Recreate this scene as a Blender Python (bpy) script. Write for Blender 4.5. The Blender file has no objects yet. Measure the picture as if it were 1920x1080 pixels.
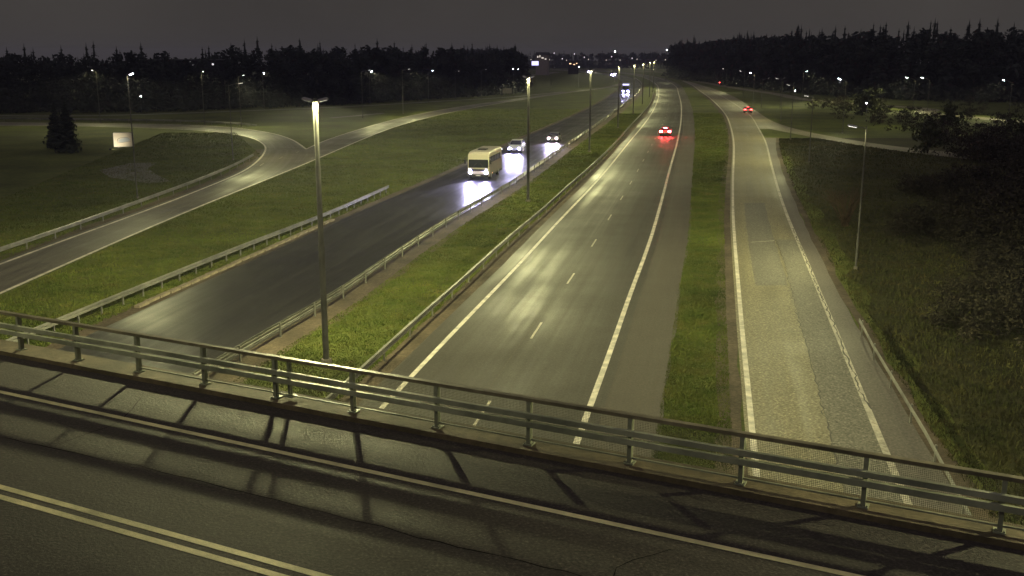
import bpy, bmesh, math, random
import numpy as np
from mathutils import Vector, Matrix
random.seed(7); np.random.seed(7)
sc = bpy.context.scene
COL = sc.collection
R = math.radians

# ------------------------------------------------------------------ camera
cam = bpy.data.cameras.new('camera')
cam.sensor_width = 36.0; cam.lens = 35.25
cam.clip_start = 0.1; cam.clip_end = 6000
camo = bpy.data.objects.new('camera', cam); COL.objects.link(camo)
camo.location = (0, 0, 13.0); camo.rotation_euler = (R(90 - 12.97), 0, 0)
sc.camera = camo

# ------------------------------------------------------------------ night sky, added fill sun, exposure
w = bpy.data.worlds.new('World'); sc.world = w; w.use_nodes = True
nt = w.node_tree; nt.nodes.clear()
wo = nt.nodes.new('ShaderNodeOutputWorld'); bg = nt.nodes.new('ShaderNodeBackground')
tc = nt.nodes.new('ShaderNodeTexCoord'); sep = nt.nodes.new('ShaderNodeSeparateXYZ')
nt.links.new(tc.outputs['Generated'], sep.inputs[0])
cl = nt.nodes.new('ShaderNodeMath'); cl.operation = 'MAXIMUM'; cl.inputs[1].default_value = 0
nt.links.new(sep.outputs['Z'], cl.inputs[0])
ov = nt.nodes.new('ShaderNodeMath'); ov.operation = 'MULTIPLY_ADD'      # overcast dome: brighter to the zenith
ov.inputs[1].default_value = 0.8; ov.inputs[2].default_value = 1.0
nt.links.new(cl.outputs[0], ov.inputs[0])
nz = nt.nodes.new('ShaderNodeTexNoise'); nz.inputs['Scale'].default_value = 2.2; nz.inputs['Detail'].default_value = 5
nt.links.new(tc.outputs['Generated'], nz.inputs['Vector'])
mr = nt.nodes.new('ShaderNodeMapRange'); mr.inputs[1].default_value = 0.3; mr.inputs[2].default_value = 0.7
mr.inputs[3].default_value = 0.76; mr.inputs[4].default_value = 1.24
nt.links.new(nz.outputs['Fac'], mr.inputs[0])
mu = nt.nodes.new('ShaderNodeMath'); mu.operation = 'MULTIPLY'
nt.links.new(ov.outputs[0], mu.inputs[0]); nt.links.new(mr.outputs[0], mu.inputs[1])
bg.inputs['Color'].default_value = (0.051, 0.046, 0.041, 1)
nt.links.new(mu.outputs[0], bg.inputs['Strength']); nt.links.new(bg.outputs[0], wo.inputs['Surface'])

sun = bpy.data.lights.new('fill_sun', 'SUN'); sun.energy = 0.32; sun.angle = R(90); sun.color = (0.86, 0.72, 1.0)  # added fill lamp, lifts the dark areas beyond what the sky gives
suno = bpy.data.objects.new('fill_sun', sun); COL.objects.link(suno)
suno.rotation_euler = (R(22), R(-12), 0)
LAMP_COL = (0.98, 0.945, 0.44)
LAMP_W = 0.72

vs = sc.view_settings
vs.view_transform = 'Standard'; vs.look = 'None'; vs.exposure = 0.0; vs.gamma = 1.0; vs.use_curve_mapping = False
sc.cycles.max_bounces = 5; sc.cycles.diffuse_bounces = 2; sc.cycles.glossy_bounces = 3
sc.cycles.transparent_max_bounces = 6
sc.cycles.sample_clamp_indirect = 3.0
sc.cycles.use_light_tree = True
sc.cycles.use_denoising = True
sc.cycles.caustics_reflective = False; sc.cycles.caustics_refractive = False

# ------------------------------------------------------------------ materials
M = {}
def principled(name, col=(0.5, 0.5, 0.5), rough=0.6, metal=0.0, emit=None, estr=0.0, spec=0.5):
    m = bpy.data.materials.new(name); m.use_nodes = True
    b = m.node_tree.nodes['Principled BSDF']
    b.inputs['Base Color'].default_value = (*col, 1); b.inputs['Roughness'].default_value = rough
    b.inputs['Metallic'].default_value = metal; b.inputs['Specular IOR Level'].default_value = spec
    if emit:
        b.inputs['Emission Color'].default_value = (*emit, 1); b.inputs['Emission Strength'].default_value = estr
    M[name] = m
    return m, m.node_tree, b
def node(t, kind, **kw):
    n = t.nodes.new(kind)
    for k, v in kw.items():
        if k in n.inputs: n.inputs[k].default_value = v
        else: setattr(n, k, v)
    return n
def noise(t, vec, scale, detail=4.0, rough=0.6):
    n = node(t, 'ShaderNodeTexNoise', Scale=scale, Detail=detail, Roughness=rough)
    t.links.new(vec, n.inputs['Vector']); return n.outputs['Fac']
def ramp(t, fac, stops):
    n = t.nodes.new('ShaderNodeValToRGB'); cr = n.color_ramp
    while len(cr.elements) < len(stops): cr.elements.new(0.5)
    for e, (p, c) in zip(cr.elements, stops):
        e.position = p; e.color = (*c, 1) if len(c) == 3 else c
    t.links.new(fac, n.inputs[0]); return n.outputs['Color']
def mixc(t, fac, a, b, mode='MIX'):
    n = t.nodes.new('ShaderNodeMix'); n.data_type = 'RGBA'; n.blend_type = mode
    for s, v in ((0, fac), (6, a), (7, b)):
        if hasattr(v, 'node'): t.links.new(v, n.inputs[s])
        else: n.inputs[s].default_value = v if s == 0 else (*v, 1)
    return n.outputs[2]
def mapr(t, fac, a, b, c, d):
    n = t.nodes.new('ShaderNodeMapRange')
    for i, v in enumerate((a, b, c, d)): n.inputs[i + 1].default_value = v
    t.links.new(fac, n.inputs[0]); return n.outputs[0]
def obj_co(t): return t.nodes.new('ShaderNodeTexCoord').outputs['Object']
def bump(t, b, h, strength=0.3, dist=0.02):
    n = t.nodes.new('ShaderNodeBump'); n.inputs['Strength'].default_value = strength; n.inputs['Distance'].default_value = dist
    t.links.new(h, n.inputs['Height']); t.links.new(n.outputs[0], b.inputs['Normal'])

def asphalt(name, dark, light, r0, r1, grain=9.0, bumps=0.35, track=0.0, spec=0.5, along=0.012, gc=0.0):
    m, t, b = principled(name, rough=0.5, spec=spec)
    co = obj_co(t)
    uv = t.nodes.new('ShaderNodeUVMap').outputs['UV']
    mp = node(t, 'ShaderNodeMapping'); mp.inputs['Scale'].default_value = (0.55, along, 1)
    t.links.new(uv, mp.inputs['Vector'])
    streak = noise(t, mp.outputs[0], 2.2, 5, 0.62)        # worn streaks that run with the traffic
    patch = noise(t, co, 0.11, 4, 0.6)
    fine = noise(t, co, grain, 3, 0.7)
    a = mixc(t, streak, dark, light)
    c = mixc(t, mapr(t, patch, 0.35, 0.68, 0.0, 0.55), a, tuple((x + y) * 0.5 for x, y in zip(dark, light)))
    c = mixc(t, 1.0, c, ramp(t, fine, [(0.28 + .08 * gc, (0.45 - .3 * gc,) * 3), (0.62 - .08 * gc, (1.0, 1.0, 1.0)), (0.8 - .1 * gc, (1.7 + 1.6 * gc,) * 3)]), 'MULTIPLY')
    t.links.new(c, b.inputs['Base Color'])
    mix = node(t, 'ShaderNodeMath', operation='ADD'); t.links.new(streak, mix.inputs[0]); t.links.new(patch, mix.inputs[1])
    t.links.new(mapr(t, mix.outputs[0], 0.75, 1.25, r0, r1), b.inputs['Roughness'])
    bump(t, b, fine, bumps, 0.012)
    return m
asphalt('asphalt_wet_dark', (0.008, 0.008, 0.010), (0.040, 0.037, 0.037), 0.31, 0.56, 9, 0.8, spec=0.4)
asphalt('asphalt_motorway', (0.030, 0.027, 0.027), (0.085, 0.076, 0.062), 0.46, 0.74, 12, 0.35, spec=0.38)
asphalt('asphalt_shoulder', (0.060, 0.051, 0.042), (0.088, 0.074, 0.058), 0.6, 0.85, 12, 0.4)
asphalt('asphalt_old', (0.12, 0.108, 0.080), (0.34, 0.305, 0.20), 0.5, 0.85, 10, 0.35, spec=0.35, gc=0.35)
asphalt('asphalt_old_edge', (0.11, 0.098, 0.086), (0.17, 0.15, 0.13), 0.6, 0.85, 10, 0.3)
asphalt('asphalt_strip', (0.115, 0.108, 0.092), (0.24, 0.225, 0.18), 0.7, 0.9, 10, 0.3, gc=0.4)
asphalt('asphalt_ramp', (0.030, 0.028, 0.028), (0.17, 0.15, 0.12), 0.38, 0.75, 10, 0.3, spec=0.35)
asphalt('asphalt_bridge', (0.023, 0.018, 0.018), (0.043, 0.034, 0.031), 0.6, 0.85, 19, 0.9, spec=0.3, gc=0.6)
asphalt('asphalt_path', (0.14, 0.13, 0.115), (0.22, 0.20, 0.17), 0.5, 0.8, 10, 0.3)

def speckled(name, cols, scale, rough=0.9, big=0.35, bumps=0.6, bscale=None):
    m, t, b = principled(name, rough=rough, spec=0.2)
    co = obj_co(t)
    a = ramp(t, noise(t, co, scale, 5, 0.7), [(0.25 + 0.5 * i / (len(cols) - 1), c) for i, c in enumerate(cols)])
    c = mixc(t, 1.0, a, ramp(t, noise(t, co, big, 4, 0.6), [(0.3, (0.55, 0.55, 0.55)), (0.7, (1.35, 1.3, 1.25))]), 'MULTIPLY')
    t.links.new(c, b.inputs['Base Color'])
    bump(t, b, noise(t, co, bscale or scale * 2, 3, 0.7), bumps, 0.05)
    return m
speckled('grass_ground', [(0.034, 0.040, 0.012), (0.066, 0.086, 0.019), (0.094, 0.108, 0.027), (0.130, 0.100, 0.052)], 1.6, 0.95, 0.11)
speckled('bank_shade_ground', [(0.018, 0.017, 0.009), (0.034, 0.036, 0.014), (0.050, 0.050, 0.018), (0.060, 0.046, 0.026)], 1.4, 0.95, 0.10)  # the bank's lack of light put into the ground colour
speckled('grass_shade', [(0.022, 0.026, 0.009), (0.044, 0.052, 0.015), (0.070, 0.066, 0.022), (0.085, 0.064, 0.034)], 0.5, 0.85, 0.12, 0.0)  # darker blades, shade of the right bank put into their colour
speckled('gravel', [(0.050, 0.040, 0.030), (0.092, 0.074, 0.054), (0.15, 0.12, 0.09)], 5.0, 0.9, 0.4)
speckled('concrete', [(0.045, 0.036, 0.025), (0.082, 0.066, 0.045), (0.11, 0.088, 0.06)], 5.0, 0.85, 0.7, 0.3)
speckled('concrete_plain', [(0.16, 0.15, 0.13), (0.24, 0.22, 0.19)], 3.0, 0.85, 0.5, 0.3)
speckled('kerb_concrete', [(0.22, 0.19, 0.15), (0.34, 0.29, 0.22)], 4.0, 0.85, 0.5, 0.3)
speckled('paint_white', [(0.40, 0.38, 0.33), (0.58, 0.55, 0.48), (0.66, 0.63, 0.56)], 14.0, 0.55, 1.5, 0.3)
speckled('paint_worn', [(0.20, 0.18, 0.15), (0.42, 0.40, 0.34), (0.56, 0.53, 0.46)], 9.0, 0.6, 1.2, 0.3)
speckled('paint_yellow', [(0.46, 0.43, 0.24), (0.62, 0.57, 0.33)], 12.0, 0.6, 0.9, 0.3)
speckled('galvanised', [(0.19, 0.19, 0.18), (0.28, 0.28, 0.26)], 2.5, 0.48, 0.6, 0.05)
M['galvanised'].node_tree.nodes['Principled BSDF'].inputs['Metallic'].default_value = 0.35
speckled('rail_paint', [(0.15, 0.162, 0.13), (0.24, 0.255, 0.205)], 3.0, 0.5, 0.9, 0.05)
speckled('rail_top', [(0.09, 0.08, 0.06), (0.17, 0.155, 0.115)], 4.0, 0.45, 0.8, 0.1)
speckled('foliage_conifer', [(0.018, 0.024, 0.022), (0.036, 0.046, 0.040), (0.055, 0.066, 0.052)], 0.6, 0.9, 0.1, 0.0)
speckled('foliage_leaf', [(0.030, 0.036, 0.020), (0.060, 0.070, 0.032), (0.09, 0.092, 0.045)], 1.2, 0.8, 0.3, 0.0)
speckled('foliage_thicket', [(0.022, 0.020, 0.015), (0.042, 0.038, 0.026), (0.060, 0.050, 0.034)], 1.2, 0.85, 0.3, 0.0)
speckled('twig', [(0.05, 0.036, 0.028), (0.13, 0.092, 0.066)], 2.0, 0.9, 0.5, 0.0)
speckled('bark', [(0.035, 0.026, 0.020), (0.085, 0.066, 0.052)], 2.5, 0.95, 0.5, 0.4)
speckled('grass_blade', [(0.045, 0.062, 0.014), (0.080, 0.112, 0.022), (0.12, 0.134, 0.032), (0.16, 0.125, 0.06)], 0.55, 0.8, 0.12, 0.0)
principled('wire', (0.10, 0.10, 0.085), 0.85, 0.0, spec=0.1)
speckled('pole_grey', [(0.10, 0.10, 0.098), (0.16, 0.16, 0.152)], 2.5, 0.5, 0.6, 0.05)
principled('lamp_housing', (0.30, 0.29, 0.27), 0.5, 0.2)
principled('tar', (0.008, 0.007, 0.007), 1.0, spec=0.0)
principled('crack_filler', (0.055, 0.05, 0.042), 0.7)
principled('lens_cool', (0.9, 0.9, 0.9), 0.3, 0, (0.82, 0.84, 1.0), 90)
principled('lens_soft', (0.9, 0.9, 0.9), 0.3, 0, (1.0, 0.93, 0.85), 6)
principled('lens_dim', (0.6, 0.6, 0.55), 0.4, 0, (1.0, 0.93, 0.8), 0.8)
principled('lens_yard', (0.9, 0.9, 0.9), 0.3, 0, (0.95, 0.85, 0.95), 2.5)
principled('lens_far', (0.9, 0.9, 0.9), 0.3, 0, (1.0, 0.88, 0.75), 0.9)
principled('headlight_glow', (0.9, 0.9, 0.9), 0.2, 0, (0.48, 0.43, 1.0), 900)
principled('headlight_far', (0.9, 0.9, 0.9), 0.2, 0, (0.45, 0.38, 1.0), 320)
principled('headlight_warm', (0.9, 0.9, 0.9), 0.2, 0, (1.0, 0.62, 0.78), 800)
principled('tail_glow', (0.4, 0.02, 0.02), 0.3, 0, (1.0, 0.04, 0.05), 700)
principled('tail_dim', (0.4, 0.02, 0.02), 0.3, 0, (1.0, 0.05, 0.05), 25)
principled('marker_amber', (0.5, 0.25, 0.1), 0.3, 0, (1.0, 0.62, 0.35), 3)
principled('marker_white', (0.8, 0.8, 0.8), 0.3, 0, (0.9, 0.85, 1.0), 5)
principled('sign_lit', (0.8, 0.8, 0.9), 0.4, 0, (0.55, 0.52, 1.0), 2.2)
principled('sign_lit_white', (0.8, 0.8, 0.9), 0.4, 0, (0.85, 0.86, 1.0), 1.6)
principled('window_lit', (0.8, 0.75, 0.6), 0.4, 0, (0.95, 0.93, 1.0), 0.9)
principled('facade_dark', (0.02, 0.02, 0.022), 0.9)
principled('facade_pale', (0.32, 0.28, 0.24), 0.9)
principled('sign_panel', (0.62, 0.56, 0.42), 0.5)
principled('sign_inset', (0.40, 0.44, 0.44), 0.5)
principled('sign_ink', (0.05, 0.05, 0.05), 0.6)
principled('sign_back', (0.24, 0.22, 0.18), 0.55, 0.2)
principled('glass_dark', (0.02, 0.022, 0.03), 0.12)
principled('rubber', (0.02, 0.02, 0.02), 0.85)
principled('rim_metal', (0.4, 0.4, 0.42), 0.35, 0.8)
principled('plate_white', (0.7, 0.7, 0.66), 0.5)
principled('trim_black', (0.025, 0.025, 0.027), 0.55)
def paint(name, col):
    m, t, b = principled(name, col, 0.32)
    b.inputs['Coat Weight'].default_value = 0.4; b.inputs['Coat Roughness'].default_value = 0.12
paint('paint_cream', (0.62, 0.56, 0.44)); paint('paint_tan', (0.15, 0.12, 0.09)); paint('paint_silver', (0.42, 0.43, 0.45))
paint('paint_grey', (0.14, 0.14, 0.15)); paint('paint_red', (0.28, 0.05, 0.045)); paint('paint_darkred', (0.14, 0.03, 0.03)); paint('paint_blue', (0.06, 0.07, 0.13))

# ------------------------------------------------------------------ mesh helpers
class MB:
    def __init__(s): s.v = []; s.f = []
    def add(s, vs, fs):
        o = len(s.v); s.v += [tuple(p) for p in vs]; s.f += [tuple(i + o for i in f) for f in fs]; return s
    def box(s, c, d, rz=0.0, mat=None):
        hx, hy, hz = d[0] / 2, d[1] / 2, d[2] / 2
        pts = [Vector((x, y, z)) for z in (-hz, hz) for x, y in ((-hx, -hy), (hx, -hy), (hx, hy), (-hx, hy))]
        m = mat or Matrix.Rotation(rz, 3, 'Z')
        pts = [m @ p + Vector(c) for p in pts]
        return s.add(pts, [(3, 2, 1, 0), (4, 5, 6, 7), (0, 1, 5, 4), (1, 2, 6, 5), (2, 3, 7, 6), (3, 0, 4, 7)])
    def tube(s, a, b, r0, r1=None, n=8, cap=True):
        a, b = Vector(a), Vector(b); r1 = r0 if r1 is None else r1
        q = (b - a).to_track_quat('Z', 'Y'); o = len(s.v)
        for p, r in ((a, r0), (b, r1)):
            for i in range(n):
                t = 2 * math.pi * i / n
                s.v.append(tuple(p + q @ Vector((r * math.cos(t), r * math.sin(t), 0))))
        for i in range(n):
            j = (i + 1) % n; s.f.append((o + i, o + j, o + n + j, o + n + i))
        if cap: s.f.append(tuple(o + i for i in reversed(range(n)))); s.f.append(tuple(o + n + i for i in range(n)))
        return s
    def loft(s, rings, close_ends=True):
        o = len(s.v); n = len(rings[0])
        for r in rings: s.v += [tuple(p) for p in r]
        for k in range(len(rings) - 1):
            for i in range(n):
                j = (i + 1) % n
                s.f.append((o + k * n + i, o + k * n + j, o + (k + 1) * n + j, o + (k + 1) * n + i))
        if close_ends:
            s.f.append(tuple(o + i for i in reversed(range(n)))); e = o + (len(rings) - 1) * n
            s.f.append(tuple(e + i for i in range(n)))
        return s
    def sweep(s, prof, path, z0=0.0):            # prof: closed (lateral, z) loop; lateral > 0 is to the right of travel
        rings = []
        for i, p in enumerate(path):
            a = path[max(i - 1, 0)]; b = path[min(i + 1, len(path) - 1)]
            d = Vector((b[0] - a[0], b[1] - a[1])).normalized(); nx, ny = d.y, -d.x
            pz = p[2] if len(p) > 2 else 0.0
            rings.append([(p[0] + nx * l, p[1] + ny * l, z0 + pz + z) for l, z in prof])
        return s.loft(rings)
    def mesh(s, name, smooth=False):
        me = bpy.data.meshes.new(name); me.from_pydata(s.v, [], s.f)
        if smooth: me.polygons.foreach_set('use_smooth', [True] * len(me.polygons))
        me.update(); return me
    def build(s, name, mat, parent=None, smooth=False):
        me = s.mesh(name, smooth); me.materials.append(M[mat]); return link(name, me, parent)
def link(name, me, parent=None, loc=None, rz=None):
    o = bpy.data.objects.new(name, me); COL.objects.link(o)
    if parent is not None: o.parent = parent
    if loc is not None: o.location = loc
    if rz is not None: o.rotation_euler = (0, 0, rz)
    return o
def tag(o, label, cat, group=None, kind=None):
    if label: o['label'] = label
    if cat: o['category'] = cat
    if group: o['group'] = group
    if kind: o['kind'] = kind
    return o
def empty(name, loc=(0, 0, 0), rz=0.0):
    o = bpy.data.objects.new(name, None); COL.objects.link(o); o.empty_display_size = 0.3
    o.location = loc; o.rotation_euler = (0, 0, rz); return o
def structure(o): o['kind'] = 'structure'; return o

# polylines ---------------------------------------------------------
def smooth_line(pts, step=3.0):
    P = [np.array(p[:2], float) for p in pts]; out = []
    for i in range(len(P) - 1):
        p0 = P[i - 1] if i else 2 * P[0] - P[1]; p3 = P[i + 2] if i + 2 < len(P) else 2 * P[-1] - P[-2]
        p1, p2 = P[i], P[i + 1]
        t0 = 0.0; t1 = np.linalg.norm(p1 - p0) ** 0.5; t2 = t1 + np.linalg.norm(p2 - p1) ** 0.5; t3 = t2 + np.linalg.norm(p3 - p2) ** 0.5
        n = max(2, int(np.linalg.norm(p2 - p1) / step))
        for k in range(n):
            t = t1 + (t2 - t1) * k / n
            A1 = (t1 - t) / (t1 - t0) * p0 + (t - t0) / (t1 - t0) * p1; A2 = (t2 - t) / (t2 - t1) * p1 + (t - t1) / (t2 - t1) * p2
            A3 = (t3 - t) / (t3 - t2) * p2 + (t - t2) / (t3 - t2) * p3
            B1 = (t2 - t) / (t2 - t0) * A1 + (t - t0) / (t2 - t0) * A2; B2 = (t3 - t) / (t3 - t1) * A2 + (t - t1) / (t3 - t1) * A3
            out.append(tuple((t2 - t) / (t2 - t1) * B1 + (t - t1) / (t2 - t1) * B2))
    out.append(tuple(P[-1])); return out
def arc(pts):
    s = [0.0]
    for a, b in zip(pts, pts[1:]): s.append(s[-1] + math.hypot(b[0] - a[0], b[1] - a[1]))
    return s
def at_len(pts, s, d):
    d = min(max(d, 0), s[-1]); i = min(int(np.searchsorted(s, d)), len(s) - 1); i = max(i, 1)
    f = (d - s[i - 1]) / max(s[i] - s[i - 1], 1e-6); a, b = pts[i - 1], pts[i]
    x = a[0] + (b[0] - a[0]) * f; y = a[1] + (b[1] - a[1]) * f
    return (x, y), math.atan2(b[1] - a[1], b[0] - a[0])
def resample(pts, step):
    s = arc(pts); n = max(2, int(s[-1] / step) + 1)
    return [at_len(pts, s, s[-1] * k / (n - 1))[0] for k in range(n)]
def relax(pts, it=6):
    q = [np.array(p) for p in pts]
    for _ in range(it):
        q = [q[0]] + [(q[i - 1] + 2 * q[i] + q[i + 1]) / 4 for i in range(1, len(q) - 1)] + [q[-1]]
    return [tuple(p) for p in q]
def offset(pts, d):                               # d > 0 to the right of travel
    out = []
    for i, p in enumerate(pts):
        a = pts[max(i - 1, 0)]; b = pts[min(i + 1, len(pts) - 1)]
        t = Vector((b[0] - a[0], b[1] - a[1])).normalized(); out.append((p[0] + t.y * d, p[1] - t.x * d))
    return out
_XC = {}
def xat(pts, y):
    if id(pts) not in _XC: _XC[id(pts)] = (np.array([p[1] for p in pts]), np.array([p[0] for p in pts]), pts)
    r = np.interp(y, _XC[id(pts)][0], _XC[id(pts)][1]); return r if np.ndim(r) else float(r)
def ribbon(name, left, right, z, mat, parent=None, cross=1, jag=0.0):
    n = max(len(left), len(right)); ll, rr = arc(left), arc(right); me = bpy.data.meshes.new(name)
    vs, fs, uv = [], [], []
    for k in range(n):
        a = at_len(left, ll, ll[-1] * k / (n - 1))[0]; b = at_len(right, rr, rr[-1] * k / (n - 1))[0]
        wd = math.hypot(b[0] - a[0], b[1] - a[1])
        for c in range(cross + 1):
            f = c / cross; j = random.uniform(-jag, jag) if c in (0, cross) else 0
            f2 = f + j / max(wd, 0.1)
            vs.append((a[0] + (b[0] - a[0]) * f2, a[1] + (b[1] - a[1]) * f2, z)); uv.append((wd * f, ll[-1] * k / (n - 1)))
    for k in range(n - 1):
        for c in range(cross):
            i = k * (cross + 1) + c; fs.append((i, i + 1, i + cross + 2, i + cross + 1))
    me.from_pydata(vs, [], fs); u = me.uv_layers.new(name='UVMap')
    for lp in me.loops: u.data[lp.index].uv = uv[lp.vertex_index]
    me.update()
    if me.polygons[0].normal.z < 0: me.flip_normals()
    me.materials.append(M[mat]); return link(name, me, parent)
def stripe(name, line, width, z, mat, parent): return ribbon(name, offset(line, -width / 2), offset(line, width / 2), z, mat, parent)

# ------------------------------------------------------------------ surveyed lines (metres; x right, y ahead)
def clean(pts, step=3.0, it=8): return relax(resample(smooth_line(pts, 2.0), step), it)
R_left = clean([(-12, -30), (-9.4, 10), (-5.08, 35.42), (-4.22, 39.9), (-3.22, 44.84), (-1.97, 51.19), (0.0, 60.71), (1.91, 70.75), (4.52, 84.25), (7.35, 98.33), (10.86, 116.71), (17.76, 154.9), (27.12, 206.25), (35.35, 254.38), (46.86, 326.98), (58.24, 405.55), (68.5, 482.64), (80, 595), (88, 700), (90, 820), (83, 950), (60, 1150)])
R_right = clean([(-4.5, -30), (-1.8, 10), (2.07, 31.79), (3.0, 36.42), (4.0, 41.15), (5.25, 47.67), (6.93, 56.44), (8.94, 66.01), (12.65, 85.75), (18.48, 117.84), (25.29, 154.9), (35.84, 215.12), (48.06, 289.48), (61.21, 375.51), (74.5, 464.98), (87.0, 580), (96, 700), (98, 820), (91, 955), (68, 1155)])
R2_left = clean([(-1, -30), (4.2, 10), (7.69, 29.46), (8.64, 33.88), (10.4, 43.13), (13.09, 56.44), (17.69, 79.23), (23.21, 105.14), (34.05, 154.9), (41.2, 190.52), (49.5, 235.32), (62.5, 318.73), (74.5, 405.55), (86, 490), (95, 570)])
R2_right = clean([(3.2, -30), (8.6, 10), (11.78, 27.72), (13.03, 33.88), (13.91, 37.99), (14.74, 42.16), (15.89, 47.67), (17.08, 53.82), (18.68, 61.35), (21.23, 74.29), (25.14, 93.04), (31.69, 122.55), (40.11, 159.9), (46.3, 190.52), (54.2, 231), (67, 315), (79, 405), (90, 490), (97, 570)])
R2_outer = clean([(5.6, -30), (11, 10), (14.33, 33.77), (15.47, 39.34), (16.45, 44.23), (17.54, 50.29), (18.77, 56.86), (23.54, 80.03), (30.51, 112.42), (38.84, 148.4), (43.6, 167)])
R2_seam = clean([(4.5, -20), (9.0, 22), (11.07, 32.6), (11.77, 35.82), (13.04, 41.92), (15.27, 52.59), (17.76, 64.2), (19.25, 72.04)], 1.0)
rail_ml = clean([(-20, -20), (-15.6, 20), (-12.8, 37.67), (-12.06, 41.68), (-11.58, 43.73), (-9.29, 53.19), (-8.0, 61.85), (-6.69, 68.93), (-4.55, 80.81), (-2.63, 89.39), (0.0, 102.17), (8.25, 148.76), (19.47, 211.8), (31.35, 282.51), (47.6, 382.15), (63.5, 502.47), (76, 640), (79, 760), (72, 900), (50, 1100)], 2.0)
rail_mr = clean([(-14, -20), (-10.2, 15), (-7.08, 34.6), (-6.61, 36.42), (-6.23, 38.63), (-5.52, 42.51), (-4.67, 47.18), (-3.43, 53.19), (0.0, 71.12), (2.18, 81.39), (5.17, 96.98), (9.43, 118.44), (14.9, 147.81), (23.0, 194.35), (36.71, 272.78), (53.0, 382.15)], 2.0)
L_left = clean([(-28, -20), (-24, 20), (-20.63, 44.67), (-19.81, 49.0), (-18.9, 54.84), (-16.95, 64.73), (-14.98, 76.2), (-12.3, 90.59), (-8.9, 106.52), (-5.4, 125.69), (0.0, 156.86), (15.9, 242.13), (36.74, 370.02), (54, 502), (66, 640), (69, 760), (62, 900), (40, 1100)])
rail_lo = clean([(-24.6, 20), (-22.7, 42.68), (-21.8, 47.6), (-20.75, 53.19), (-17.75, 68.51), (-15.34, 79.39), (-12.2, 98.23)], 2.0)
rail_ramp = clean([(-35.5, 40), (-33.9, 65.3), (-33.4, 74.17), (-33.0, 87.0), (-32.6, 103.55), (-32.8, 118.44), (-33.75, 131.17)], 2.0)
rail_r2 = [(16.85, 46.86), (15.95, 42.43), (14.04, 31.9), (12.73, 25.55), (9.5, 10.0), (7.0, -4.0)]
LR_low = clean([(-30, 0), (-29.2, 40), (-28.81, 56.44), (-28.71, 63.34), (-28.44, 74.29), (-27.87, 88.92), (-26.96, 104.24), (-25.6, 129.67), (-24.6, 154.9), (-22.6, 190.52), (-18.3, 224.77), (-11.0, 262.34), (-0.79, 303.41), (19.62, 375.51), (45.0, 455), (58, 520)])
LR_up_near = [(-34.4, 0), (-33.6, 40), (-32.92, 63.17), (-32.5, 72.7), (-31.9, 83.08), (-31.3, 99.95), (-31.33, 116.71), (-32.34, 126.99), (-34.6, 141.0), (-36.7, 150.2), (-39.6, 158.87), (-43.58, 168.0), (-47.84, 174.5), (-53.36, 180.84), (-60.82, 186.25), (-72.77, 191.99), (-86.87, 196.0), (-99.28, 197.0), (-150, 199)]
loop_in = clean(LR_up_near, 2.0, 4)
loop_out = clean([(-29.77, 145.78), (-31.74, 152.05), (-35.95, 164.13), (-41.98, 176.99), (-46.74, 184.0), (-50.76, 189.5), (-57.91, 196.0), (-69.88, 201.0), (-84.31, 203.6), (-104.98, 206.5), (-150, 208)], 2.0, 4)
LR_up_far = clean([(-29.77, 145.78), (-29.9, 152), (-29.9, 160.87), (-28.6, 180.84), (-26.9, 200.25), (-24.0, 224.98), (-20.27, 245.34), (-14.0, 273.76), (-4.5, 307), (17.2, 379), (42, 458), (55, 523)])
back_path = clean([(-160, 238), (-116.43, 230.98), (-94.95, 231), (-64.04, 254.38), (-42.05, 276.76), (-24.62, 303.41), (-0.89, 340.18), (20, 392)])
branch_up = clean([(97, 590), (86, 440), (73.5, 335), (60.5, 252), (53.6, 206), (52.6, 184), (53.8, 168.59), (56.0, 154.9), (59.8, 144.08), (66.36, 130.36), (78, 112)], 3.0, 3)
branch_low = clean([(47.4, 192), (49.4, 173.29), (50.98, 160.94), (53.36, 148.4), (56.86, 137.65), (63.09, 123.79), (74, 106)], 3.0, 2)
street_mid = clean([(107, 640), (100, 520), (96, 430), (95, 360), (92, 322), (98, 290), (107, 260), (98, 243), (102, 226), (104, 210), (112, 190), (130, 165)], 3.0, 6)

# ------------------------------------------------------------------ ground and roads
g = MB()
N = 60
xs = np.linspace(-1800, 1800, N + 1); ys = np.linspace(-300, 3200, N + 1)
g.v = [(float(x), float(y), 0.0) for y in ys for x in xs]
g.f = [(j * (N + 1) + i, j * (N + 1) + i + 1, (j + 1) * (N + 1) + i + 1, (j + 1) * (N + 1) + i) for j in range(N) for i in range(N)]
ground = structure(g.build('ground', 'grass_ground'))

# inbound carriageway (dark wet surface) and its verges
L_right = offset(rail_ml, -0.45)
inbound = structure(ribbon('inbound_carriageway', L_left, L_right, 0.024, 'asphalt_wet_dark', cross=6))
structure(ribbon('inbound_verge', offset(L_left, -0.9), offset(L_left, 0.4), 0.014, 'gravel', jag=0.15))
structure(ribbon('median_gravel', offset(rail_ml, -0.8), offset(rail_ml, 1.35), 0.012, 'gravel', jag=0.25))
# outbound carriageway
outbound = structure(ribbon('outbound_carriageway', offset(R_left, -1.0), offset(R_right, 0.55), 0.024, 'asphalt_motorway', cross=6))
structure(ribbon('outbound_shoulder', offset(R_right, 0.4), offset(R_right, 2.75), 0.020, 'asphalt_shoulder', cross=2, jag=0.10))
structure(ribbon('outbound_verge', [p for p in offset(rail_mr, -0.15)], [(xat(R_left, p[1]) - 0.9, p[1]) for p in rail_mr], 0.012, 'gravel', jag=0.12))
stripe('edge_line', R_left, 0.22, 0.030, 'paint_white', outbound)
stripe('edge_line', R_right, 0.24, 0.030, 'paint_white', outbound)
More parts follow.
